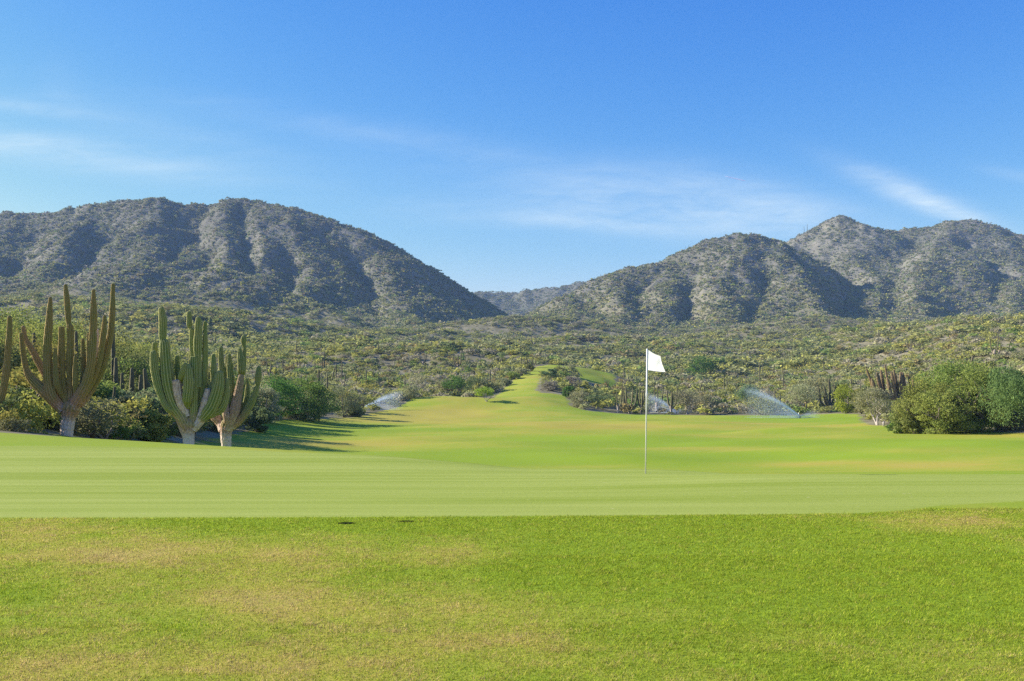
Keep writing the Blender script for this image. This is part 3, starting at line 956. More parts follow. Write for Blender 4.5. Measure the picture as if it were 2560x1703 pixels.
S1 = 480 / 1505.0
CACT1_ARMS = [
    (-.25, (.9, .05), [(500, 1080, 85), (400, 965, 88), (320, 890, 80), (258, 825, 66), (228, 760, 44), (203, 620, 40), (190, 492, 30)]),
    (.35, (.6, .45), [(480, 1020, 80), (370, 860, 72), (290, 740, 60), (215, 600, 46), (166, 515, 38), (150, 432, 30)]),
    (-.30, (.75, -.1), [(480, 1050, 80), (425, 960, 86), (404, 830, 74), (398, 620, 64), (410, 410, 56), (421, 212, 26)]),
    (.0, (.5, .0), [(520, 1030, 66), (505, 950, 60), (486, 850, 60), (480, 700, 54), (482, 550, 48), (484, 432, 44)], 1),
    (-.35, (.3, -.1), [(500, 980, 44), (472, 860, 48), (463, 720, 40), (465, 612, 26)]),
    (.10, (.6, 0), [(560, 1010, 66), (548, 920, 58), (540, 700, 56), (545, 500, 52), (540, 425, 48), (531, 402, 36), (526, 340, 48), (515, 200, 42), (506, 105, 28)]),
    (.4, (.4, .1), [(430, 940, 40), (432, 800, 36), (432, 690, 32), (432, 580, 24)]),
    (-.2, (.5, -.1), [(600, 1000, 44), (608, 850, 44), (604, 760, 36), (608, 668, 26)]),
    (.3, (.4, 0), [(615, 960, 44), (630, 800, 42), (628, 650, 36), (625, 530, 24)]),
    (.5, (.4, 0), [(625, 960, 46), (652, 810, 42), (658, 650, 36), (656, 487, 28)]),
    (-.1, (.85, -.05), [(580, 1060, 100), (645, 950, 88), (690, 850, 76), (724, 700, 66), (736, 500, 60), (742, 300, 50), (742, 148, 26)]),
    (.55, (.8, -.1), [(600, 1040, 90), (690, 890, 64), (760, 750, 60), (800, 600, 56), (830, 450, 50), (840, 300, 45), (846, 92, 28)]),
    (.2, (.5, .05), [(650, 960, 60), (740, 770, 50), (780, 600, 46), (800, 450, 42), (806, 346, 26)]),
    (.75, (.9, .9), [(630, 900, 30), (680, 740, 32), (700, 560, 28), (708, 450, 18)]),
]
hero_cactus(S1, 0, 680, 42.0, 165, [(518, 1420, 98), (519, 1330, 96), (525, 1230, 98), (538, 1140, 112), (552, 1075, 150)], CACT1_ARMS, M_CACT_A,
            'big brown-armed many-branched cactus leftmost of the three whole ones on the green edge')
CACT0_ARMS = [(0, (.8, -.05), [(-150, 1180, 80), (-60, 1120, 74), (-15, 1040, 64), (20, 950, 56), (45, 800, 54), (64, 600, 48), (75, 460, 44), (76, 358, 34)]),
              (.3, (.8, 0), [(-170, 1160, 80), (-260, 1000, 70), (-280, 700, 60), (-275, 420, 40)]), (-.2, (.8, 0), [(-165, 1150, 90), (-160, 900, 72), (-150, 600, 60), (-150, 250, 40)]),
              (.2, (.6, 0), [(-150, 1150, 80), (-90, 960, 60), (-70, 700, 52), (-72, 480, 36)])]
hero_cactus(S1, 0, 680, 41.0, -52, [(-165, 1420, 100), (-165, 1300, 100), (-163, 1180, 120), (-163, 1130, 140)], CACT0_ARMS, M_CACT_A,
            'green cactus arm reaching in at the left frame edge, trunk out of view')

S2 = 480 / 1636.0
CACT2_ARMS = [
    (-.05, (.95, .55), [(440, 1260, 90), (395, 1160, 76), (350, 1080, 64), (315, 1050, 50)]),
    (-.15, (.8, -.15), [(450, 1220, 95), (400, 1090, 96), (345, 1010, 98), (308, 920, 106), (280, 790, 112), (262, 610, 100), (252, 470, 84), (240, 438, 58), (238, 415, 66), (241, 300, 70), (229, 185, 50)]),
    (-.35, (.7, -.1), [(350, 1085, 40), (285, 1010, 54), (238, 910, 58), (206, 800, 70), (184, 680, 74), (174, 560, 52)]),
    (.15, (.2, -.1), [(270, 980, 44), (205, 850, 46), (164, 720, 50), (148, 600, 52), (147, 478, 46)]),
    (.35, (0, 0), [(240, 800, 30), (205, 640, 32), (192, 500, 24)]),
    (.35, (.2, -.1), [(330, 980, 50), (334, 850, 48), (331, 720, 48), (327, 588, 34)]),
    (-.25, (.95, .8), [(435, 1090, 76), (388, 950, 76), (372, 860, 76), (364, 790, 72)], 1),
    (-.35, (.1, -.1), [(385, 800, 36), (412, 745, 50), (436, 690, 54), (447, 655, 40)]),
    (-.30, (.5, -.1), [(440, 1010, 70), (458, 930, 84), (470, 800, 86), (466, 690, 62), (463, 670, 50)]),
    (.0, (.8, 0), [(478, 1180, 80), (492, 1000, 74), (492, 800, 78), (491, 640, 68), (490, 590, 60)], 1),
    (.12, (.2, -.15), [(530, 850, 56), (524, 690, 58), (518, 585, 60), (518, 500, 76), (522, 390, 70), (524, 262, 46)]),
    (.3, (.6, -.1), [(500, 1120, 70), (535, 950, 62), (560, 760, 52), (571, 560, 50), (571, 290, 30)]),
    (.25, (.3, 0), [(490, 760, 46), (470, 640, 46), (462, 460, 50), (460, 360, 48), (444, 338, 32), (438, 310, 50), (435, 210, 36)]),
    (.4, (0, 0), [(450, 760, 28), (434, 650, 26), (432, 555, 20)]),
    (.1, (.95, .85), [(475, 1200, 90), (548, 1110, 96), (584, 1010, 90), (602, 910, 64), (608, 862, 46)], 1),
    (.0, (.55, -.15), [(560, 1120, 80), (640, 1020, 112), (682, 920, 108), (708, 810, 88), (714, 732, 60)]),
    (.25, (.4, -.1), [(600, 1090, 70), (700, 1030, 86), (745, 940, 70), (758, 860, 52), (760, 786, 34)]),
    (.3, (.3, -.05), [(610, 1030, 70), (645, 880, 84), (668, 790, 66), (676, 745, 50)]),
    (.45, (.4, .1), [(610, 900, 46), (634, 790, 54), (633, 660, 52), (631, 575, 36)]),
]
hero_cactus(S2, 340, 720, 40.0, 471, [(448, 1440, 100), (448, 1340, 97), (449, 1260, 96), (452, 1200, 116), (455, 1165, 130)], CACT2_ARMS, M_CACT_B,
            'thick green cactus with crowded knobbly arms, middle of the three whole big ones')
CACT3_ARMS = [
    (.2, (.95, .6), [(745, 1210, 84), (700, 1140, 84), (650, 1090, 76), (610, 1050, 60)]),
    (.1, (.7, -.05), [(775, 1190, 76), (762, 1060, 72), (748, 900, 62), (731, 720, 56), (719, 600, 48), (718, 510, 36)]),
    (.4, (.4, .0), [(770, 1060, 44), (758, 850, 40), (753, 700, 36), (750, 580, 24)]),
    (-.05, (.7, 0), [(785, 1170, 76), (806, 1000, 66), (812, 830, 62), (802, 660, 54), (796, 575, 38)]),
    (-.2, (.95, .55), [(780, 1200, 90), (850, 1050, 90), (878, 910, 76), (900, 800, 62), (908, 742, 42)], 1),
    (-.2, (.1, -.1), [(908, 740, 40), (908, 700, 60), (904, 610, 62), (895, 528, 36)]),
    (-.1, (.1, -.1), [(918, 740, 34), (930, 600, 32), (930, 505, 28), (923, 480, 38), (922, 442, 48), (925, 420, 40)]),
    (.2, (.6, 0), [(840, 1150, 60), (910, 1030, 52), (936, 920, 46), (940, 850, 40), (936, 790, 24)]),
    (-.1, (.95, .1), [(820, 1180, 70), (905, 1105, 66), (965, 1020, 62), (1012, 920, 52), (1030, 860, 40), (1040, 832, 34), (1045, 780, 54), (1050, 720, 52), (1052, 684, 40)]),
    (-.3, (.9, .6), [(800, 1180, 70), (790, 1080, 66), (776, 980, 60), (772, 900, 50)]),
]
hero_cactus(S2, 340, 720, 43.0, 566, [(770, 1440, 86), (770, 1370, 84), (766, 1270, 92), (772, 1200, 114), (782, 1170, 124)], CACT3_ARMS, M_CACT_B,
            'slimmer cactus with slender spread arms, rightmost of the three big ones')


def cardon_mesh(seed, narms, mat, spread=0.28, trunk=0.22, lean=0.0):
    """unit cactus, 1 high: list of (part, mesh)"""
    r = np.random.default_rng(seed)
    parts = []
    if narms == 0:
        b = r.normal() * 0.03
        v, f, bk, rb = ribbed([(0, 0, -.03), (b * .3, 0, .35), (b + lean * .4, 0, .7), (b + lean, 0, 0.97)], [0.055, 0.064, 0.062, 0.042], 9, 2, 0.05, r.choice([.9, .2]), -.1, r)
        return [('stem', mesh_np('stem', v, [f], mat, {'bark': bk, 'rib': rb}, smooth=True))]
    v, f, bk, rb = ribbed([(0, 0, -.03), (0, 0, trunk * .6), (0.01, 0, trunk + .06)], [0.085, 0.08, 0.10], 9, 2, 0.04, 1.1, .8, r)
    parts.append(('trunk', mesh_np('trunk', v, [f], mat, {'bark': bk, 'rib': rb}, smooth=True)))
    for i in range(narms):
        a = 6.283 * i / narms + r.uniform(-.4, .4)
        s = spread * r.uniform(0.35, 1.0)
        cx, cy = math.cos(a) * s, math.sin(a) * s
        h = r.uniform(0.72, 0.98)
        t0 = trunk * r.uniform(.75, 1.15)
        P = [(0, 0, t0), (cx * .45, cy * .45, t0 + .07), (cx * .85, cy * .85, t0 + .20), (cx * 1.05, cy * 1.05, (t0 + h) / 2 + .1), (cx * 1.15 + lean, cy * 1.15, h)]
        w0 = r.uniform(.045, .062)
        v, f, bk, rb = ribbed(P, [w0, w0 * 1.05, w0 * 1.05, w0, w0 * .62], 8, 2, 0.05, .9, -.1, r)
        parts.append(('arm', mesh_np('arm', v, [f], mat, {'bark': bk, 'rib': rb}, smooth=True)))
    return parts


CARDONS = {}
for i, na in enumerate((0, 0, 0, 0, 2, 3, 4, 5, 6, 7, 9)):
    CARDONS[i] = cardon_mesh(900 + i, na, M_CACT_F, 0.2 + 0.03 * na if na < 6 else 0.34, 0.24 - 0.01 * na, lean=(0, .03, -.05, .14)[i] if na == 0 else 0)


def where(px, Y):
    band = 'at the turf edge' if Y < 235 else ('on the lower slope' if Y < 420 else 'high on the slope')
    for lim, txt in ((170, 'left of the brown-armed cactus'), (400, 'between the brown-armed and green cacti'), (640, 'behind the two right-hand big cacti'), (890, 'between big cacti and left sprinkler'),
                     (1060, 'above the left sprinkler'), (1250, 'left of the climbing fairway'), (1450, 'around the climbing fairway'), (1610, 'just left of the flagstick'),
                     (1760, 'just right of the flagstick'), (1900, 'between the two right sprinklers'), (2060, 'behind the right sprinkler'), (2260, 'around the many-armed cactus'), (9999, 'behind the big right trees')):
        if px < lim:
            return band + ' ' + txt, txt
    return band, ''


def place_cactus(px, ytop, ybase, kind, Y=None, label=None, wide=None):
    if Y is None:
        Y = depth_at(px, ybase, 60)
    x = U(px) * Y
    z = gz(x, Y)
    row = HZ - (z - CH) / Y * F
    h = max(1.2, (row - ytop) * Y / F)
    parts = wide or CARDONS[kind]
    r = random.Random(int(px * 7 + ytop))
    small = h * F / Y < 34
    na = len(parts) - 1
    if len(parts) == 1:
        o = link('column_cactus', parts[0][1])
        nm = 'single-stem column cactus'
        if kind == 3: nm = 'leaning single-stem cactus'
    elif small:
        key = 'joined%d' % kind
        if key not in CARDONS:
            Vs, Fs, bk, rb, n = [], [], [], [], 0
            for _, me in parts:
                v = np.zeros(len(me.vertices) * 3, np.float32); me.vertices.foreach_get('co', v)
                f = np.zeros(len(me.loops), np.int32); me.loops.foreach_get('vertex_index', f)
                a = np.zeros(len(me.vertices), np.float32); me.attributes['bark'].data.foreach_get('value', a)
                b = np.zeros(len(me.vertices), np.float32); me.attributes['rib'].data.foreach_get('value', b)
                Vs.append(v.reshape(-1, 3)); Fs.append(f.reshape(-1, 4) + n); bk.append(a); rb.append(b); n += len(me.vertices)
            CARDONS[key] = mesh_np('branched_cactus', np.concatenate(Vs), [np.concatenate(Fs)], M_CACT_F, {'bark': np.concatenate(bk), 'rib': np.concatenate(rb)}, smooth=True)
        o = link('branched_cactus', CARDONS[key])
        nm = 'branched cactus'
    else:
        o = link('branched_cactus', None)
        for n_, me in parts:
            link(n_, me, o)
        nm = 'branched cactus'
    if len(parts) > 1:
        nm = ('two-armed ' if na == 2 else 'few-armed ' if na < 5 else 'many-armed ') + nm
    o.location = (x, Y, z)
    fat = 1.0 if len(parts) > 1 else min(1.25, max(0.75, 5.5 / h))
    o.scale = (h * fat, h * fat, h)
    o.rotation_euler = (0, 0, r.uniform(-.5, .5) if kind == 3 else r.uniform(0, 6.28))
    pl, reg = where(px, Y)
    apx = h * F / Y
    siz = 'tall ' if apx > 60 else ('' if apx > 30 else 'small ')
    tag(o, label or (siz + nm + ' ' + pl), 'cactus', (nm.replace('cactus', 'cacti') + ' ' + pl))
    return o


# special ones
S6 = 520 / 2357.0


def fan(bx, by, mx, my, tx, ty, w, dy=0.0, bk=.8):
    return (dy, (bk, -.1), [(bx, by, w * .9), (bx * .45 + mx * .55, by * .55 + my * .45, w), (mx, my, w * 1.05), (mx * .35 + tx * .65, my * .35 + ty * .65, w), (tx, ty, w * .6)])


hero_cactus(S6, 2040, 780, 148.0, 2242, [(915, 1260, 40), (915, 1150, 40), (915, 1060, 46), (918, 1010, 60)],
            [fan(905, 1020, 850, 950, 800, 752, 36, -.3), fan(905, 1010, 690, 930, 584, 650, 34, .4), fan(905, 1010, 665, 890, 628, 765, 38, -.2), fan(905, 1010, 720, 900, 680, 745, 34, -.5),
             fan(910, 1010, 760, 900, 702, 690, 34, .3), fan(910, 1010, 790, 880, 752, 665, 36, .6), fan(912, 1010, 880, 900, 845, 685, 36, -.4), fan(915, 1005, 930, 900, 888, 662, 38, .2),
             fan(920, 1005, 965, 890, 950, 690, 40, -.3), fan(925, 1005, 1015, 900, 990, 695, 44, .3), fan(930, 1005, 1080, 880, 1056, 710, 36, .1), fan(935, 1005, 1120, 880, 1120, 735, 28, .6),
             fan(915, 1010, 975, 930, 925, 800, 34, -.6), fan(905, 1010, 850, 890, 805, 600, 22, .8)], M_CACT_R,
            'wide cactus with a dozen crowded brown arms rising above the grey shrub')
hero_cactus(S6, 2040, 780, 201.0, 2075, [(162, 1200, 34), (163, 1130, 36), (165, 1095, 44)],
            [fan(155, 1110, 60, 1020, 34, 855, 22, .3, .95), fan(158, 1100, 115, 970, 88, 845, 26, -.3, .9), fan(162, 1090, 160, 930, 148, 772, 28, .1, .9), fan(170, 1100, 195, 1000, 185, 930, 22, -.4, .9),
             fan(172, 1100, 208, 960, 222, 842, 26, .4, .9), fan(160, 1100, 120, 1030, 100, 950, 22, .6, .9)], M_CACT_F, 'tall pale-trunked branched cactus beside the bright green bush')
LABELLED = [(797, 923, 1022, 0, 150, 'tall pale-based column cactus before the dark green tree'),
            (1545, 965, 1026, 4, 206, 'leftmost of the pale-trunked cacti beside the flagstick'), (1574, 962, 1027, 7, 207, 'pale-trunked branched cactus touching the left side of the flagstick'),
            (1603, 966, 1028, 6, 208, 'dark branched cactus just right of the flagstick behind spray'), (1642, 958, 1030, 5, 212, 'branched cactus in the middle of the centre sprinkler spray'),
            (1678, 962, 1030, 6, 206, 'branched cactus directly above the centre sprinkler head')]
for c in LABELLED:
    place_cactus(c[0], c[1], c[2], c[3], c[4], c[5])
POLES = [  # column, top row, base row, kind
    (811, 879, 925, 0), (854, 899, 960, 1), (805, 893, 925, 1), (787, 904, 935, 0), (707, 893, 935, 0), (862, 936, 975, 2), (818, 935, 985, 0), (753, 940, 990, 1),
    (900, 912, 950, 4), (916, 925, 968, 1), (934, 928, 958, 0), (891, 952, 972, 0), (1012, 936, 978, 0), (1004, 938, 965, 1), (986, 900, 920, 5), (1012, 893, 912, 6), (946, 866, 884, 3),
    (953, 842, 860, 7), (934, 842, 862, 1), (980, 846, 862, 0), (996, 846, 862, 0), (864, 806, 820, 0), (891, 800, 816, 1), (904, 800, 815, 2), (862, 796, 818, 5), (946, 884, 898, 4),
    (1150, 884, 908, 5), (1167, 884, 912, 4), (1201, 893, 914, 0), (1182, 918, 948, 6), (1254, 890, 916, 6), (1303, 890, 918, 0), (1318, 894, 922, 9), (1334, 892, 920, 8), (1328, 850, 868, 0),
    (1259, 906, 925, 0), (1331, 808, 828, 7), (1335, 836, 866, 5), (1171, 848, 866, 1), (1192, 834, 852, 4), (1220, 842, 855, 0), (1251, 866, 880, 3), (1103, 862, 876, 0), (1054, 920, 938, 1),
    (1414, 880, 912, 0), (1431, 846, 868, 0), (1358, 866, 880, 1), (1540, 882, 912, 3), (1588, 890, 922, 7), (1518, 943, 975, 6), (1532, 968, 990, 0), (1560, 910, 955, 1), (1482, 870, 885, 5), (1590, 862, 882, 6),
    (1705, 852, 876, 8), (1729, 862, 896, 0), (1796, 874, 896, 4), (1812, 898, 918, 5), (1824, 898, 912, 0), (1873, 880, 900, 9), (1702, 930, 960, 0), (1810, 940, 985, 0), (1817, 956, 984, 1), (1862, 940, 974, 5),
    (1870, 950, 972, 4), (1887, 946, 968, 0), (1899, 904, 960, 0), (1749, 954, 998, 3), (1760, 962, 992, 2), (1838, 962, 985, 5), (1901, 824, 838, 4), (1962, 885, 902, 8), (1993, 888, 902, 9), (1998, 862, 874, 0),
    (1937, 970, 1026, 0), (1951, 985, 1030, 0), (1967, 980, 1018, 1), (1990, 976, 1004, 0), (2007, 975, 1000, 0), (1902, 985, 1032, 1), (1788, 1000, 1028, 9), (1966, 968, 985, 4), (2026, 870, 894, 1),
    (2100, 853, 874, 7), (2174, 838, 852, 6), (2238, 856, 872, 5), (2216, 863, 880, 4), (2195, 880, 900, 0), (2128, 946, 985, 0), (2152, 955, 990, 1), (2074, 888, 905, 4),
    (2486, 838, 892, 4), (2496, 832, 864, 0), (2556, 828, 842, 0), (2217, 910, 935, 0), (2300, 875, 890, 0),
    (190, 826, 880, 0), (290, 892, 960, 0), (305, 930, 990, 0), (330, 918, 980, 0), (362, 920, 985, 1), (352, 936, 990, 0), (284, 965, 1030, 2), (85, 830, 880, 0), (68, 995, 1050, 0), (372, 955, 990, 0), (283, 818, 860, 0),
    (600, 868, 890, 1), (655, 884, 905, 0), (742, 878, 896, 0), (680, 842, 858, 0),
    (275, 512, 524, 0), (1205, 725, 733, 0), (2350, 548, 560, 0), (1930, 596, 606, 0), (1945, 598, 608, 1), (2018, 560, 575, 0), (2010, 566, 580, 1), (1722, 612, 626, 0), (1714, 616, 630, 1), (1502, 686, 698, 0), (574, 492, 502, 0),
]
for (px, yt, yb, k) in POLES:
    if px < 380 and yb > 850:
        place_cactus(px, yt, yb, k, 62 + (1040 - yb) * 0.12)
    elif yb < 760:
        Yh = 1240 if 1450 < px < 1960 else (1500 if px > 1960 else (2000 if 1100 < px < 1300 else 1300))
        place_cactus(px, yt, yb, k, Yh)
    else:
        place_cactus(px, yt, yb, k)
for i, (px, yt, lean) in enumerate([(2336, 912, 0), (2378, 914, 0), (2393, 909, 1), (2417, 889, 3), (2432, 903, 0), (2465, 896, 1), (2537, 913, 0)]):
    place_cactus(px, yt, 1000, lean, 135 + 3 * i)
# more small ones over the plain
rr_ = np.random.default_rng(77)
nplaced = 0
while nplaced < 70:
    px, yb = rr_.uniform(40, 2540), rr_.uniform(800, 985)
    if 1330 < px < 1540 and yb > 905: continue
    if (px < 640 and yb > 880) or (px > 2120 and yb > 900): continue
    Y = depth_at(px, yb, 60)
    if Y > 1000 or Y < 235 or poly_sdf(np.array([U(px) * Y]), np.array([Y]), FAIR)[0] > -3: continue
    h = rr_.uniform(3.5, 6.5)
    place_cactus(px, yb - h * F / Y, yb, int(rr_.choice([0, 1, 0, 2, 3, 4, 5, 6, 7, 8])), Y)
    nplaced += 1


# ------------------------------------------------------------------ large trees, built one by one
def big_tree(px, Y, h, wid, pal, label, seed, n=5200, leaf=0.13, style='round', pale=False, low=0.12, name='desert_tree', clump=0.30, k=34, group=None, dx=0.0):
    r = np.random.default_rng(seed)
    x = U(px) * Y
    z = gz(x, Y)
    root = link(name, None)
    root.location = (x, Y, z - 0.05)
    tag(root, label, 'tree' if 'tree' in name else 'shrub', group)
    st = Acc(); ends = []
    for q in range(3 if h > 3 else 4):
        a = r.uniform(0, 6.28)
        branches(r, st, (r.normal() * .12, r.normal() * .12, 0), (math.cos(a) * .6, math.sin(a) * .6, 1), h * 0.34, h * 0.020 + 0.02, 3, 0.6, 0.22, ends=ends, ns=7)
    link('trunk', st.mesh('trunk', M_PALE if pale else M_WOOD, True), root)
    acc = Acc()
    zc = h * (0.5 + low / 2)
    rad = (wid / 2, wid / 2 * 0.85, h * (0.5 - low / 2))
    if style == 'droop':
        acc.add(*crown(r, int(n * .55), (0, 0, zc * 1.1), (rad[0], rad[1], rad[2] * .9), k, pal, leaf, clump=clump, droop=0.55, stretch=1.6))
        m = 150
        ang = r.uniform(0, 6.28, m); q = r.uniform(.45, 1.0, m)
        sx_, sy_ = np.cos(ang) * q * rad[0] * .98, np.sin(ang) * q * rad[1] * .98
        top = zc + rad[2] * np.sqrt(np.maximum(0.02, 1 - q * q)) * 0.75
        for a_, b_, t_ in zip(sx_, sy_, top):
            ln = r.uniform(.35, .9) * t_
            mm = max(8, int(n * .45 / m))
            tt = r.uniform(0, 1, mm)
            P = np.stack([a_ * (1 + tt * .08) + r.normal(size=mm) * .26, b_ * (1 + tt * .08) + r.normal(size=mm) * .26, t_ - ln * tt + r.normal(size=mm) * .08], 1)
            c1, c2 = (np.array(v) for v in PAL[pal])
            tone = np.clip(r.uniform(0, 1) * .7 + r.uniform(0, .3, mm), 0, 1)[:, None]
            acc.add(*leaves(P, leaf * .8, c1 * tone + c2 * (1 - tone), r, 1.5, 0.45))
    else:
        if low <= 0.06:
            acc.add(*crown(r, int(n * .5), (dx, 0, h * .24), (wid * .50, wid * .44, h * .27), k // 2, pal, leaf, low=-1, clump=clump))
            acc.add(*crown(r, int(n * .75), (dx, 0, zc * 1.04), (rad[0] * .95, rad[1] * .95, rad[2] * .96), k, pal, leaf, clump=clump))
        else:
            acc.add(*crown(r, n, (dx, 0, zc), rad, k, pal, leaf, clump=clump))
        e = np.array(ends)
        pick = e[r.integers(0, len(e), n // 8)]
        pick = pick + r.normal(size=pick.shape) * 0.05 * h
        c1, c2 = (np.array(v) for v in PAL[pal])
        tn = r.random((len(pick), 1))
        acc.add(*leaves(pick, leaf, c1 * tn + c2 * (1 - tn), r))
    link('crown', acc.mesh('crown', M_LEAF), root)
    return root


PAL['mesq'] = ((0.335, 0.385, 0.090), (0.215, 0.285, 0.072))
PAL['pepper'] = ((0.215, 0.275, 0.085), (0.145, 0.200, 0.068))
PAL['bright'] = ((0.330, 0.410, 0.050), (0.230, 0.320, 0.045))
PAL['greyl'] = ((0.400, 0.390, 0.220), (0.310, 0.320, 0.150))
BT = 'trees beside the turf'
big_tree(2408, 106, 7.7, 10.4, 'mesq', 'largest yellow-green leafy tree right of the fairway', 31, 24000, 0.105, k=52, clump=.26, low=0.02)
big_tree(2316, 104, 6.0, 6.6, 'mesq', 'lower yellow-green tree left of the largest right-hand tree', 32, 11000, 0.10, k=30, low=0.0)
big_tree(2446, 103, 7.2, 6.8, 'mesq', 'yellow-green tree leaning against the right flank of the largest tree', 61, 11000, 0.105, low=0.0, k=30)
big_tree(2358, 101, 5.0, 6.4, 'mesq', 'low leafy tree in front of the largest right-hand tree', 62, 9000, 0.10, low=0.0, k=28)
big_tree(2282, 104, 4.2, 4.8, 'olive', 'olive bush joining the dark corner bush to the trees', 63, 5000, 0.10, low=0.0, k=20)
big_tree(2255, 106, 2.6, 3.2, 'green', 'low dark round bush at the corner of the fairway edge', 33, 3000, 0.09, k=18, low=0, name='desert_shrub')
big_tree(2575, 97, 7.0, 9.0, 'pepper', 'drooping blue-green tree cut by the right frame edge', 34, 18000, 0.10, 'droop', k=34)
big_tree(2500, 112, 6.4, 6.0, 'mesq', 'shaded tree between the largest tree and the drooping tree', 35, 9000, 0.11, low=0.03)
big_tree(2192, 133, 5.2, 6.8, 'greyl', 'grey thin-leaved shrub with white forked trunk beside the turf corner', 36, 5200, 0.09, pale=True, low=.2, name='desert_tree', k=28, clump=.26)
big_tree(2118, 188, 5.8, 5.2, 'bright', 'bright green bush right of the pale-trunked branched cactus', 37, 3800, 0.14, low=0.05)
big_tree(2155, 178, 5.0, 3.6, 'olive', 'narrow olive bush squeezed between bright bush and grey shrub', 38, 2000, 0.14, low=.05)
big_tree(1216, 209, 3.1, 5.0, 'bright', 'small leaning tree with visible trunk at foot of the climbing fairway', 39, 1800, 0.12, pale=True, low=.3, k=16)
big_tree(1376, 238, 2.8, 5.2, 'grey', 'round grey-brown bush alone on the bare sand island', 40, 3000, 0.12, low=0, name='desert_shrub')
big_tree(1374, 262, 3.8, 5.2, 'bluegreen', 'flat-topped blue-green tree above the sand island bush', 41, 2000, 0.14, low=.4, k=16)
big_tree(1428, 252, 3.6, 5.6, 'grey', 'grey leafless bush right of the flat-topped tree', 42, 2200, 0.13, low=.1)
for q, (px, Y, h, wd, pal, lab) in enumerate([(1262, 262, 2.6, 4.6, 'greyl', 'pale bush lowest along the left edge of the climbing fairway'), (1284, 277, 2.4, 4.4, 'mesq', 'yellowish second bush up the left edge of the climbing fairway'),
                                             (1306, 291, 2.4, 4.6, 'greyl', 'pale third bush up the left edge of the climbing fairway'), (1326, 305, 2.8, 4.2, 'olive', 'olive bush highest on the left edge of the climbing fairway'),
                                             (1420, 306, 3.4, 7.0, 'greyl', 'pale bush in front of the plateau at the top of the strip'), (1396, 290, 3.0, 5.0, 'olive', 'olive bush behind the flat-topped tree of the sand island')]):
    big_tree(px, Y, h, wd, pal, lab, 240 + q, 1800, 0.14, low=0.0, name='desert_shrub', k=16)
big_tree(1424, 224, 3.0, 3.6, 'green', 'rounded fresh green bush at right foot of the climbing fairway', 43, 2600, 0.13, low=0, name='desert_shrub')
big_tree(1450, 208, 4.2, 5.0, 'greyl', 'pale grey spreading shrub at the right foot of the climbing fairway', 44, 2600, 0.12, pale=True, low=0)
big_tree(1500, 216, 3.6, 6.0, 'bluegreen', 'low blue-green bush left of the pale-trunked cacti', 45, 2200, 0.14, low=0, name='desert_shrub')
big_tree(1718, 206, 5.2, 7.5, 'greyl', 'yellowish spreading tree right of the centre sprinkler', 46, 2600, 0.13, pale=True, low=.25)
big_tree(1768, 208, 4.4, 5.5, 'greygreen', 'grey-green twisted white-stemmed tree between the right sprinklers', 47, 1800, 0.13, pale=True, low=.25)
big_tree(1868, 214, 6.0, 6.0, 'bluegreen', 'blue-green tree with dark trunk behind the right sprinkler jet', 48, 2600, 0.15, low=.3)
big_tree(2010, 203, 6.2, 9.0, 'greyl', 'grey-green sloping tree with gnarled trunk behind the right sprinkler head', 49, 3200, 0.14, low=.18)
big_tree(2050, 225, 7.5, 9.0, 'greygreen', 'tall grey-green tree behind the pale-trunked branched cactus', 50, 2600, 0.17, low=.2)
big_tree(760, 148, 6.9, 11.5, 'green', 'wide fresh green tree standing behind the tall column cactus', 51, 7000, 0.14, low=.02, k=34)
big_tree(690, 140, 6.5, 9.0, 'green', 'dark green tree behind the slender-armed cactus', 52, 5000, 0.14, low=.05)
big_tree(860, 166, 5.6, 6.2, 'greygreen', 'grey-green bush with yellow twigs behind the dark edge bush', 53, 2600, 0.13, low=0.05)
big_tree(880, 172, 3.0, 5.4, 'bluegreen', 'dark low bush jutting over the fairway left of the left sprinkler', 54, 2600, 0.13, low=0, name='desert_shrub')
big_tree(1140, 236, 5.6, 7.0, 'green', 'dark green tree behind the mound left of the climbing fairway', 55, 2400, 0.16, low=.15)
big_tree(1192, 246, 5.2, 9.5, 'bluegreen', 'broad blue-green bush beside the climbing fairway', 56, 2600, 0.17, low=0)
big_tree(1040, 232, 6.6, 6.2, 'greyl', 'white-stemmed tree on the crest above the left sprinkler', 57, 1400, 0.14, pale=True, low=.35)
big_tree(1030, 214, 3.2, 5.0, 'greygreen', 'grey bush on the crest above the left sprinkler', 58, 1400, 0.14, low=0, name='desert_shrub')
big_tree(1755, 410, 9.0, 15.0, 'green', 'isolated dark green tree high behind the flag', 59, 1800, 0.32, low=0)
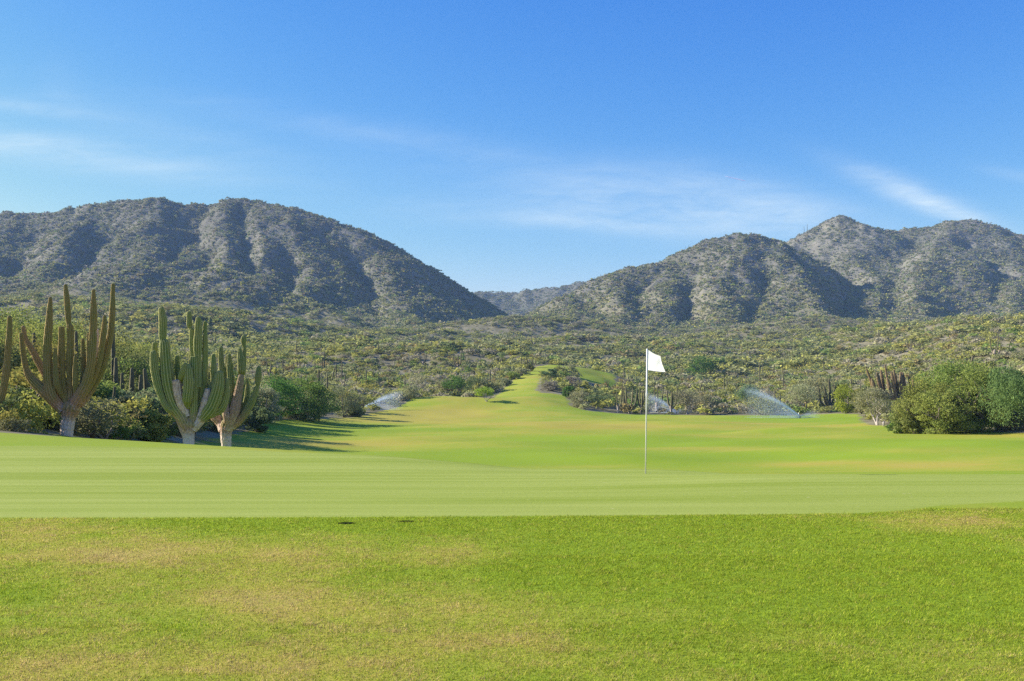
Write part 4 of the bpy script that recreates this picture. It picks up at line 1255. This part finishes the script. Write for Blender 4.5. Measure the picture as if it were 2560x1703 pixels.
# thicket behind the brown-armed cactus
_left = [(30, 74, 5.6, 6.5, 'yellow', 'yellow-leaved bush left of the brown-armed cactus'), (100, 92, 7.2, 8.5, 'mesq', 'tall yellowish tree behind the brown-armed cactus'),
         (215, 96, 6.8, 8.0, 'olive', 'tall olive tree behind the arms of the brown-armed cactus'), (20, 110, 8.5, 10, 'mesq', 'tall pale tree at the left frame edge'),
         (270, 84, 5.4, 6.0, 'olive', 'dark leafy tree right of the brown-armed cactus'), (300, 108, 7.4, 8.0, 'yellow', 'yellow-topped tree right of the brown-armed cactus'),
         (345, 84, 4.8, 5.4, 'mesq', 'yellow-green bush between brown-armed and green cacti'), (395, 94, 6.0, 6.0, 'olive', 'olive tree behind the left arms of the green cactus'),
         (10, 52, 1.9, 2.0, 'green', 'low dark bush at the left frame edge'), (75, 54, 2.6, 3.0, 'yellow', 'yellowish bush at the foot of the brown-armed cactus, left side'),
         (120, 60, 2.4, 3.0, 'mesq', 'pale low bush behind the brown-armed cactus trunk'), (350, 66, 2.8, 3.4, 'greygreen', 'grey-green bush left of the green cactus trunk'),
         (405, 70, 3.6, 3.2, 'olive', 'leafy bush close to the left of the green cactus trunk'), (445, 100, 5.6, 6.0, 'mesq', 'yellow-green tree hidden behind the green cactus'),
         (520, 108, 6.0, 6.2, 'olive', 'olive tree between the green and slender-armed cacti'), (585, 124, 5.8, 6.0, 'green', 'green tree behind the slender-armed cactus'),
         (640, 112, 3.0, 3.6, 'bluegreen', 'dark blue-green bush at the turf right of the slender-armed cactus'), (655, 128, 4.6, 5.2, 'greyl', 'pale yellowish bush right of the slender-armed cactus'),
         (300, 60, 2.2, 2.6, 'greygreen', 'dry grey bush on the shaded bank'), (190, 70, 3.2, 3.6, 'olive', 'shaded bush just right of the brown-armed cactus trunk'),
         (730, 146, 4.2, 4.4, 'greyl', 'bare white-twigged bush left of the tall column cactus'), (160, 120, 8.0, 8.0, 'mesq', 'pale green tree highest behind the brown-armed cactus'),
         (365, 120, 7.0, 8.0, 'mesq', 'tall pale tree behind the green cactus left arm')]
_left += [(40, 47, 1.7, 2.4, 'mesq', 'low leafy bush on the bank left of the brown-armed cactus'), (-30, 60, 4.2, 5.0, 'olive', 'olive bush cut by the left frame edge'),
          (60, 66, 3.6, 4.4, 'yellow', 'yellow bush filling the gap left of the brown-armed trunk'), (135, 76, 4.4, 4.8, 'yellow', 'yellow-leaved bush behind the brown-armed trunk'),
          (245, 66, 2.9, 3.4, 'mesq', 'pale bush on the bank right of the brown-armed trunk'), (320, 74, 3.4, 3.8, 'olive', 'olive bush between the bank and the green cactus'),
          (225, 56, 1.7, 2.0, 'greygreen', 'low grey bush in the shade right of the brown-armed trunk'), (375, 60, 1.9, 2.3, 'yellow', 'low yellowish bush just left of the green cactus trunk'),
          (440, 82, 3.8, 4.2, 'yellow', 'yellow-green bush seen between the two right-hand big cacti'), (545, 100, 3.6, 4.2, 'olive', 'low olive bush at the turf behind the slender-armed trunk'),
          (-150, 62, 6.4, 7.0, 'mesq', 'tall tree just outside the left frame edge'), (-260, 74, 7.4, 8.0, 'mesq', 'taller tree further outside the left frame edge'),
          (-100, 80, 7.0, 7.6, 'olive', 'olive tree behind the left-edge cactus')]
for i, (px, Y, h, wd, pal, lab) in enumerate(_left):
    if px < 420 and h > 4:
        h, wd = h * (1.05 if px < 130 else 1.22), wd * 1.25
    elif px < 700:
        h, wd = h * 1.12, wd * 1.2
    big_tree(px, Y, h, wd, pal, lab, 130 + i, int(2600 + 420 * wd), 0.10 if Y < 80 else 0.125, low=0.05, pale=pal in ('greyl',), name='desert_tree' if h > 3 else 'desert_shrub', k=26)

# ------------------------------------------------------------------ scattered shrubs
TREE_SPOTS = np.array([(o.location.x, o.location.y) for o in COL.objects if o.name.startswith('desert_')])


def scatter(y0, y1, per_m2, seed, umax=0.58):
    r = np.random.default_rng(seed)
    n = int(per_m2 * umax * (y1 ** 2 - y0 ** 2))
    Y = np.sqrt(r.uniform(y0 ** 2, y1 ** 2, n))
    X = r.uniform(-umax, umax, n) * Y
    return X, Y, r


X, Y, r_ = scatter(36, 400, 1 / 8.5, 5)
sd = poly_sdf(X, Y, FAIR)
keep = sd < -1.2
cover = fbm(X / 18, Y / 18, 3, 91)
edge_boost = (sd > -14) & (Y > 120)
keep &= (cover > -0.30) | (r_.random(len(X)) < 0.45) | edge_boost
dmin = np.min(np.hypot(X[:, None] - TREE_SPOTS[None, :, 0], Y[:, None] - TREE_SPOTS[None, :, 1]), axis=1)
keep &= dmin > 1.6
sand = np.hypot(X - U(1380) * 234, (Y - 234) * 0.8) < 6
keep &= ~sand
pxs = 1280 + F * X / Y
keep &= ~((pxs > 1438) & (pxs < 1540) & (Y > 275) & (Y < 352))
keep &= ~((pxs > 1290) & (pxs < 1440) & (Y > 318) & (Y < 345))
X, Y, sd = X[keep], Y[keep], sd[keep]
nb = 150
pb = r_.uniform(-80, 450, nb)
Yb = r_.uniform(39, 68, nb); Xb = U(pb) * Yb
sb = poly_sdf(Xb, Yb, FAIR)
kb = (sb < -0.2) & ~((pb > 90) & (pb < 215) & (Yb < 50))
X, Y, sd = np.concatenate([X, Xb[kb]]), np.concatenate([Y, Yb[kb]]), np.concatenate([sd, sb[kb]])
Z = ground_z(X, Y)
H = r_.gamma(7.0, 0.26, len(X)) * np.where(sd > -20, 1.05, 1.0) * np.where(Y < 66, 0.72, 1)
H = np.clip(H, 0.7, 4.2)
zone = fbm(X / 60, Y / 60, 2, 33)
tsel = r_.choice(len(TEMPLATES), len(X), p=np.array([11, 8, 8, 7, 4, 3, 9, 9, 9, 8, 5, 3, 4, 5, 9, 4]) / 106.0)
apx = H * F / Y
order = np.argsort(-apx)
inframe = np.abs(X / Y) < 0.52
ind = [i for i in order if inframe[i]][:235]
isind = np.zeros(len(X), bool); isind[ind] = True
for i in ind:
    desc, cm, sm, jm, pal = TEMPLATES[tsel[i]]
    px = 1280 + F * X[i] / Y[i]
    pl, reg = where(px, Y[i])
    w_ = H[i] * r_.uniform(0.95, 1.6)
    if apx[i] > 38:
        o = link('desert_shrub', None)
        link('crown', cm, o); link('stem', sm, o)
    else:
        o = link('desert_shrub', jm)
    o.location = (X[i], Y[i], Z[i] - 0.04)
    o.rotation_euler = (0, 0, r_.uniform(0, 6.28))
    o.scale = (w_, w_, H[i])
    siz = 'large' if apx[i] > 60 else ('small' if apx[i] < 28 else 'middling')
    tag(o, '%s %s shrub %s' % (siz, desc, pl), 'shrub', '%s shrubs %s' % (desc, pl))

# everything past those: one mass of scrub over plain and hills
scr = Acc()


def unit_shrub(seed, n, size, hw=0.62):
    r = np.random.default_rng(seed)
    k = 5
    u = r.normal(size=(k, 3)); u /= np.linalg.norm(u, axis=1)[:, None]
    cc = u * 0.45; cc[:, 2] = np.abs(cc[:, 2]) * 0.7
    d = r.normal(size=(n, 3)); d /= np.linalg.norm(d, axis=1)[:, None]; d[:, 2] = np.where(d[:, 2] < -.2, -d[:, 2], d[:, 2])
    p = (cc[r.integers(0, k, n)] + d * r.uniform(0.25, 0.55, n)[:, None]) * np.array([hw * 1.15, hw * 1.15, 0.85]) + np.array([0, 0, 0.12])
    v, f, _ = leaves(p, size, np.zeros((n, 3)), r)
    return v, r.uniform(0.75, 1.25, n).repeat(4)


def mass(X, Y, Z, H, W, pals, seed, nleaf, size, nvar=12, bare=None):
    r = np.random.default_rng(seed)
    var = r.integers(0, nvar, len(X))
    for k in range(nvar):
        v, tone = unit_shrub(seed * 31 + k, nleaf, size)
        ii = np.nonzero(var == k)[0]
        if not len(ii): continue
        a = r.uniform(0, 6.283, len(ii)); ca, sa = np.cos(a)[:, None], np.sin(a)[:, None]
        x = (v[None, :, 0] * ca - v[None, :, 1] * sa) * W[ii, None] + X[ii, None]
        y = (v[None, :, 0] * sa + v[None, :, 1] * ca) * W[ii, None] + Y[ii, None]
        z = v[None, :, 2] * H[ii, None] + Z[ii, None] - 0.05
        V = np.stack([x, y, z], -1).reshape(-1, 3)
        c = pals[ii][:, None, :] * tone[None, :, None]
        scr.add(V, np.arange(len(V)).reshape(-1, 4), c.reshape(-1, 3))


names = ['yellow', 'yellow', 'olive', 'olive', 'green', 'greygreen', 'greygreen', 'grey', 'grey', 'bluegreen', 'rust', 'olive']


def pick_col(n, r, probs=None, veil=(0.370, 0.365, 0.115)):
    i = r.choice(len(names), n, p=probs)
    t_ = r.random((n, 1))
    c = np.array([PAL[names[q]][0] for q in range(len(names))])[i] * t_ + np.array([PAL[names[q]][1] for q in range(len(names))])[i] * (1 - t_)
    c = c * r.uniform(0.85, 1.15, (n, 1))
    return 0.66 * c * 1.22 + 0.34 * np.array(veil)


rest = ~isind
colr = (0.75 * np.array([np.mean(PAL[TEMPLATES[t][4]], axis=0) for t in tsel]) * 1.15 + 0.25 * np.array([0.37, 0.365, 0.115]))[rest] * r_.uniform(0.8, 1.25, (rest.sum(), 1))
mass(X[rest], Y[rest], Z[rest], H[rest], H[rest] * r_.uniform(1.0, 1.7, rest.sum()), colr, 3, 110, 0.115)
# plain 400-900 m
X, Y, r2 = scatter(390, 905, 1 / 5.2, 15, 0.57)
cover = fbm(X / 28, Y / 28, 4, 95)
cov2 = fbm(X / 11, Y / 11, 3, 96)
keep = (cover + 0.6 * cov2 > -0.36) | (r2.random(len(X)) < 0.35)
keep &= (fbm(X / 48, Y / 26, 3, 101) < 0.34) | (r2.random(len(X)) < 0.30)
X, Y = X[keep], Y[keep]
sdp = poly_sdf(X, Y, FAIR)
X, Y = X[sdp < -2], Y[sdp < -2]
H = np.clip(r2.gamma(3.2, 0.62, len(X)) * (1 + 0.5 * fbm(X / 20, Y / 20, 2, 99)) * (1 - 0.28 * np.clip((Y - 500) / 350, 0, 1)), 0.6, 5.5)
pr = np.array([14, 11, 15, 12, 8, 10, 8, 4, 4, 7, 3, 6.]); pr /= pr.sum()
ph = np.array([3, 2, 12, 11, 8, 18, 16, 12, 9, 8, 3, 4.]); ph /= ph.sum()
far_ = (r2.random(len(X)) < 0.65 * np.clip((Y - 480) / 380, 0, 1))[:, None]
mass(X, Y, ground_z(X, Y), H, H * r2.uniform(1.2, 2.2, len(X)), np.where(far_, pick_col(len(X), r2, ph, (0.300, 0.295, 0.150)) * 0.90, pick_col(len(X), r2, pr)), 4, 58, 0.135)
# hills
X, Y, r3 = scatter(890, 1620, 1 / 5.2, 25, 0.56)
Xb, Yb, r3b = scatter(1620, 2080, 1 / 7.0, 26, 0.15)
X, Y = np.concatenate([X, Xb]), np.concatenate([Y, Yb])
zh = ground_z(X, Y)
cover = fbm(X / 40, Y / 40, 4, 97)
gx = (ground_z(X + 3, Y) - ground_z(X - 3, Y)) / 6
# slopes turned from the morning sun and the gullies keep more moisture and carry denser scrub; the foot is greener than the top
up = np.clip((zh - 60) / 130, 0, 1)
keep = (cover - gx * 0.5 > -0.34 + 0.12 * up) | (r3.random(len(X)) < 0.6 - 0.1 * up)
X, Y, zh, up = X[keep], Y[keep], zh[keep], up[keep]
H = np.clip(r3.gamma(4, 0.36, len(X)) * (1.3 - 0.3 * up), 0.5, 3.6)
ch = pick_col(len(X), r3, ph, (0.265, 0.255, 0.165)) * 0.86
cp = pick_col(len(X), r3, pr)
mixu = (r3.random(len(X)) < 0.62 + 0.4 * up)[:, None]
mass(X, Y, zh, H, H * r3.uniform(1.0, 1.6, len(X)), np.where(mixu, ch, cp), 5, 11, 0.34)
me = scr.mesh('desert_scrub', M_SCRUB)
tag(link('desert_scrub', me), 'dense low scrub covering the plain and the hillsides', 'scrub', kind='stuff')
del scr

# ------------------------------------------------------------------ longer turf in front of the green
def build_blades():
    r = np.random.default_rng(8)
    xs, ys = [], []
    for (y0, y1, dens) in ((4.3, 6.5, 11000), (6.5, 9, 7500), (9, 12.2, 5000)):
        n = int(dens * 0.60 * (y1 ** 2 - y0 ** 2))
        yy = np.sqrt(r.uniform(y0 ** 2, y1 ** 2, n)); xx = r.uniform(-0.60, 0.60, n) * yy
        xs.append(xx); ys.append(yy)
    x, y = np.concatenate(xs), np.concatenate(ys)
    g = poly_sdf(x, y, GREEN)
    k = g < -0.03 + r.normal(size=len(x)) * 0.035
    for px, py in ((866, 1309), (1016, 1304.5)):
        cx, cy = flat(px, py)
        k &= np.hypot(x - cx, (y - cy) / 0.55) > 0.075
    x, y = x[k], y[k]
    z = ground_z(x, y)
    d = dryness(x, y, z)
    n = len(x)
    pf = fbm(x * 7, y * 7, 3, 201)
    mixv = np.clip(d + r.normal(size=n) * 0.30 + pf * 0.42 + 0.20 * fbm(x * 22, y * 22, 2, 205), 0, 1)
    stops = np.array([0, .3, .55, .8, 1.0])
    cols = np.array([(0.320, 0.415, 0.030), (0.410, 0.475, 0.046), (0.480, 0.490, 0.074), (0.540, 0.455, 0.125), (0.600, 0.470, 0.200)])
    c = np.stack([np.interp(mixv, stops, cols[:, i]) for i in range(3)], 1) * (r.uniform(0.62, 1.3, n) * (1 + 0.22 * fbm(x * 16, y * 16, 2, 207)))[:, None]
    a = r.uniform(0, 6.283, n)
    h = r.uniform(0.007, 0.021, n) * (1.15 - 0.35 * np.clip(d, 0, 1)) * (1 + 0.5 * pf)
    lean = r.uniform(0.3, 1.8, n) * h
    wv = r.uniform(0.0013, 0.0024, n) * (1 + 0.10 * (y - 4))
    dx, dyv = np.cos(a), np.sin(a)
    P0 = np.stack([x - dyv * wv, y + dx * wv, z - 0.001], 1)
    P1 = np.stack([x + dyv * wv, y - dx * wv, z - 0.001], 1)
    P2 = np.stack([x + dx * lean, y + dyv * lean, z + h], 1)
    V = np.stack([P0, P1, P2], 1).reshape(-1, 3)
    me = mesh_np('grass', V, np.arange(3 * n).reshape(n, 3), M_BLADE, color=np.repeat(c, 3, 0))
    tag(link('grass', me), 'short partly dry turf in front of the putting green', 'grass', kind='stuff')


build_blades()

# ------------------------------------------------------------------ flagstick
def lathe(prof, ns=20):
    th = np.arange(ns) / ns * 2 * math.pi
    prof = np.array(prof, float)
    V = np.stack([prof[:, 0:1] * np.cos(th), prof[:, 0:1] * np.sin(th), np.repeat(prof[:, 1:2], ns, 1)], -1).reshape(-1, 3)
    n = len(prof)
    i = np.arange(n - 1)[:, None] * ns + np.arange(ns)[None, :]
    j = np.arange(n - 1)[:, None] * ns + (np.arange(ns)[None, :] + 1) % ns
    return V, np.stack([i, j, j + ns, i + ns], -1).reshape(-1, 4)


FY = 16.9
fx = U(1614) * FY
fz = gz(fx, FY)
k = FY / F
flag = link('golf_flagstick', None)
flag.location = (fx, FY, fz)
tag(flag, 'thin white golf flagstick with a small white flag at the back of the green', 'flagstick')
HT = (1181 - 868) * k
v, f = lathe([(0.0, -.02), (0.0115, -.02), (0.0115, HT * .62), (0.0155, HT * .625), (0.0155, HT * .645), (0.0135, HT * .65), (0.0135, HT - .012), (0.006, HT - .002), (0.0004, HT)], 16)
v[:, 0] += v[:, 2] / HT * 4 * k
link('pole', mesh_np('pole', v, [f], M_WHITE, smooth=True), flag)
# cloth: top edge drops away from the pole, outer corner hangs low
nu, nv = 26, 20
uu, vv = np.meshgrid(np.linspace(0, 1, nu), np.linspace(0, 1, nv))
top = np.stack([np.interp(uu, [0, .3, .55, .8, 1], [1618.6, 1627, 1635, 1642, 1646.5]), np.interp(uu, [0, .3, .55, .8, 1], [869.5, 876.5, 882, 885, 887])], -1)
bot = np.stack([np.interp(uu, [0, .4, .8, 1], [1617.6, 1632, 1648, 1657.5]), np.interp(uu, [0, .4, .8, 1], [921, 924, 926.5, 926.5])], -1)
side = np.sin(vv * math.pi) * uu * 1.5
q = top * (1 - vv[..., None] ** 0.9) + bot * vv[..., None] ** 0.9
fxp = (q[..., 0] - 1614 - side) * k
fzp = (1181 - q[..., 1]) * k
fyp = 0.010 * np.sin(uu * 7.5 + vv * 2.2) * uu - 0.27 * uu * (0.75 + .25 * vv) + 0.006 * np.sin(vv * 9 + uu * 4) * uu
vt = np.stack([fxp, fyp, fzp], -1).reshape(-1, 3)
vb = vt + np.array([0.0, 0.0015, 0])
ff = grid_faces(nv, nu)
border = np.concatenate([np.arange(nu), nu * np.arange(1, nv) + nu - 1, (nv - 1) * nu + np.arange(nu - 2, -1, -1), nu * np.arange(nv - 2, 0, -1)])
N = len(vt)
rim = np.stack([border, np.roll(border, -1), np.roll(border, -1) + N, border + N], 1)
M_CLOTH, t_, o_ = material('white_cloth')
tcn = t_.n('ShaderNodeTexCoord')
nz = t_.noise(t_.mapping(tcn.outputs['Object'], (30, 30, 30)), 1.0, 3, .6)
cc_ = t_.mix(t_.ss(nz, .3, .7), (0.86, 0.86, 0.85), (0.92, 0.92, 0.91))
db = t_.n('ShaderNodeBsdfDiffuse'); t_.l(cc_, db.inputs[0])
tb = t_.n('ShaderNodeBsdfTranslucent'); t_.l(cc_, tb.inputs[0])
ms = t_.n('ShaderNodeMixShader'); ms.inputs[0].default_value = 0.5
t_.l(db.outputs[0], ms.inputs[1]); t_.l(tb.outputs[0], ms.inputs[2]); t_.l(ms.outputs[0], o_.inputs['Surface'])
link('flag', mesh_np('flag', np.concatenate([vt, vb]), [np.concatenate([ff, ff[:, ::-1] + N, rim])], M_CLOTH, smooth=True), flag)

# ------------------------------------------------------------------ sunken irrigation caps in the fringe
for i, (px, py, lab) in enumerate([(866, 1309, 'dark sunken irrigation cover in the fringe grass, nearer and further left'), (1016, 1304.5, 'dark sunken irrigation cover in the fringe grass, closer to the green edge')]):
    X0, Y0 = flat(px, py)
    o = link('irrigation_cover', None)
    o.location = (X0, Y0, gz(X0, Y0) + 0.002)
    o.scale = (1.0, 0.55, 1.0)
    o.rotation_euler = (0, 0, R(4))
    v, f = lathe([(0.0, 0.004), (0.080, 0.004), (0.085, 0.002), (0.085, -0.04)], 28)
    link('lid', mesh_np('lid', v, [f], M_DARK, smooth=False), o)
    v, f = lathe([(0.087, -0.04), (0.087, 0.004), (0.090, 0.006), (0.098, 0.004), (0.100, -0.04)], 28)
    link('collar', mesh_np('collar', v, [f], M_DARK, smooth=True), o)
    tag(o, lab, 'irrigation cover', 'irrigation covers in the fringe')

# ------------------------------------------------------------------ working sprinklers with their spray
M_SPRAY, t_, o_ = material('water_droplets')
db = t_.n('ShaderNodeBsdfDiffuse'); db.inputs[0].default_value = (0.74, 0.86, 0.98, 1)
tb = t_.n('ShaderNodeBsdfTranslucent'); tb.inputs[0].default_value = (0.74, 0.86, 0.98, 1)
tp = t_.n('ShaderNodeBsdfTransparent')
m1 = t_.n('ShaderNodeMixShader'); m1.inputs[0].default_value = 0.5
t_.l(db.outputs[0], m1.inputs[1]); t_.l(tb.outputs[0], m1.inputs[2])
m2 = t_.n('ShaderNodeMixShader'); m2.inputs[0].default_value = 0.24
t_.l(tp.outputs[0], m2.inputs[1]); t_.l(m1.outputs[0], m2.inputs[2]); t_.l(m2.outputs[0], o_.inputs['Surface'])


def sprinkler(px, py, jet, label, seed, n=15000, back=None):
    """jet: reach across (m, signed), peak height (m), reach in depth (m)"""
    r = np.random.default_rng(seed)
    Y0 = depth_at(px, py, 60)
    x0 = U(px) * Y0
    z0 = gz(x0, Y0)
    o = link('sprinkler', None)
    o.location = (x0, Y0, z0)
    tag(o, label, 'sprinkler', 'running sprinklers on the fairway')
    v, f = lathe([(0.0, -.05), (0.16, -.05), (0.16, 0.03), (0.09, 0.06), (0.07, 0.30), (0.10, 0.32), (0.10, 0.42), (0.05, 0.46), (0.0005, 0.47)], 14)
    link('sprinkler_head', mesh_np('sprinkler_head', v, [f], M_DARK, smooth=True), o)
    P = []
    for (rx, hp, ry, share, spread, fall) in jet:
        m = int(n * share)
        t = r.beta(1.1, 1.25, m)
        # core jet: straight rise that breaks up; mist: falls below the jet
        zc = 0.42 + hp * (1.55 * t - 0.55 * t * t)
        drop = np.where(r.random(m) < 0.36, np.abs(r.normal(size=m)) * spread * (0.15 + 0.8 * t), r.random(m) ** 0.85 * zc)
        z = np.maximum(zc + r.normal(size=m) * 0.10 * (0.3 + 4.5 * t ** 1.5) - drop, 0.02)
        P.append(np.stack([rx * t + r.normal(size=m) * 0.10 * (0.3 + 6 * t), ry * t + r.normal(size=m) * (0.1 + 1.2 * t), z], 1))
    P = np.concatenate(P)
    gx_ = ground_z(P[:, 0] + x0, P[:, 1] + Y0) - z0
    P[:, 2] = np.maximum(P[:, 2], gx_ + 0.03)
    m = len(P)
    s = r.uniform(0.009, 0.025, m)[:, None]
    T = np.array([[1, 1, 1], [1, -1, -1], [-1, 1, -1], [-1, -1, 1]]) * 0.58
    V = (P[:, None, :] + T[None] * s[:, None, :]).reshape(-1, 3)
    b = np.arange(m)[:, None] * 4
    fc = np.concatenate([b + np.array([0, 1, 2]), b + np.array([0, 3, 1]), b + np.array([0, 2, 3]), b + np.array([1, 3, 2])])
    link('water_spray', mesh_np('water_spray', V, fc, M_SPRAY), o)


sprinkler(905, 1026, [(7.2, 2.9, 3, 1.0, 0.20, 1.0)], 'running sprinkler spraying to the right beside the dark bush at left', 1, 52000)
sprinkler(1692, 1035, [(-6.0, 3.4, 3, .85, 0.18, 1.0), (1.2, .5, 0, .05, .1, 1.0)], 'running sprinkler just right of the flagstick spraying left', 2, 50000)
sprinkler(2000, 1046, [(-8.8, 4.7, 3, .85, 0.18, 1.0), (3.2, .55, 1, .08, .1, 1.0)], 'running sprinkler furthest right with a long jet to the left', 3, 78000)

# ------------------------------------------------------------------ small markers
def stake(px, py, h, rad, mat, name, label, cat):
    Y0 = depth_at(px, py, 60)
    x0 = U(px) * Y0
    v, f = lathe([(0.0, -.1), (rad, -.1), (rad, h * .92), (rad * .6, h), (0.0005, h + .005)], 10)
    o = link(name, mesh_np(name, v, [f], mat, smooth=True))
    o.location = (x0, Y0, gz(x0, Y0))
    tag(o, label, cat)


stake(1639, 1031, 1.5, 0.075, M_WHITE, 'marker_post', 'slim white marker post inside the centre sprinkler spray', 'post')
stake(1997, 1039, 0.55, 0.09, M_WHITE, 'marker_post', 'short white marker post by the right sprinkler head', 'post')
stake(2209, 1066, 0.6, 0.12, M_PALE, 'marker_post', 'short pale post at the turf edge beside the grey shrub', 'post')
stake(795, 1026, 0.30, 0.25, M_PALE, 'edge_stone', 'pale stone at the foot of the tall column cactus', 'stone')

# thin contrail, far away and high
a, b = PT(1810, 440, 9000), PT(1864, 452.5, 9000)
tt = np.linspace(0, 1, 16)
th = np.arange(10) / 10 * 2 * math.pi
wid_ = np.interp(tt, [0, .15, .9, 1], [2.0, 11.0, 14.0, 4.0])
# a flattened plume, its upper side turned to the sun
ring = np.stack([np.zeros(10), 0.87 * np.cos(th) - 0.5 * 0.12 * np.sin(th), 0.5 * np.cos(th) + 0.87 * 0.12 * np.sin(th)], 1)
v = ((a + (b - a) * tt[:, None])[:, None] + wid_[:, None, None] * ring[None]).reshape(-1, 3)
ii = np.arange(15)[:, None] * 10 + np.arange(10)[None, :]
jj = np.arange(15)[:, None] * 10 + (np.arange(10)[None, :] + 1) % 10
f = np.stack([ii, jj, jj + 10, ii + 10], -1).reshape(-1, 4)
M_TRAIL, t_, o_ = material('contrail_vapour')
db = t_.n('ShaderNodeBsdfDiffuse'); db.inputs[0].default_value = (0.95, 0.95, 0.95, 1)
tp = t_.n('ShaderNodeBsdfTransparent')
m2 = t_.n('ShaderNodeMixShader'); m2.inputs[0].default_value = 0.75
t_.l(tp.outputs[0], m2.inputs[1]); t_.l(db.outputs[0], m2.inputs[2]); t_.l(m2.outputs[0], o_.inputs['Surface'])
tag(link('contrail', mesh_np('contrail', v, [f], M_TRAIL, smooth=True)), 'short thin white contrail in the blue sky above the right hills', 'contrail')

# ------------------------------------------------------------------ haze
HAZE = 0.00011
if HAZE:
    x0, x1, y0, y1, z0, z1 = -2600, 2600, -80, 2700, -9, 262
    V = np.array([(x, y, z) for x in (x0, x1) for y in (y0, y1) for z in (z0, z1)], float)
    fq = np.array([(0, 1, 3, 2), (4, 6, 7, 5), (0, 4, 5, 1), (2, 3, 7, 6), (0, 2, 6, 4), (1, 5, 7, 3)])
    M_HAZE, t_, o_ = material('pale_haze')
    pv = t_.n('ShaderNodeVolumePrincipled')
    pv.inputs['Color'].default_value = (0.42, 0.67, 1.0, 1)
    pv.inputs['Density'].default_value = HAZE
    t_.l(pv.outputs[0], o_.inputs['Volume'])
    tag(link('haze', mesh_np('haze', V, fq, M_HAZE)), 'thin blue haze in the valley air', 'haze', kind='stuff')
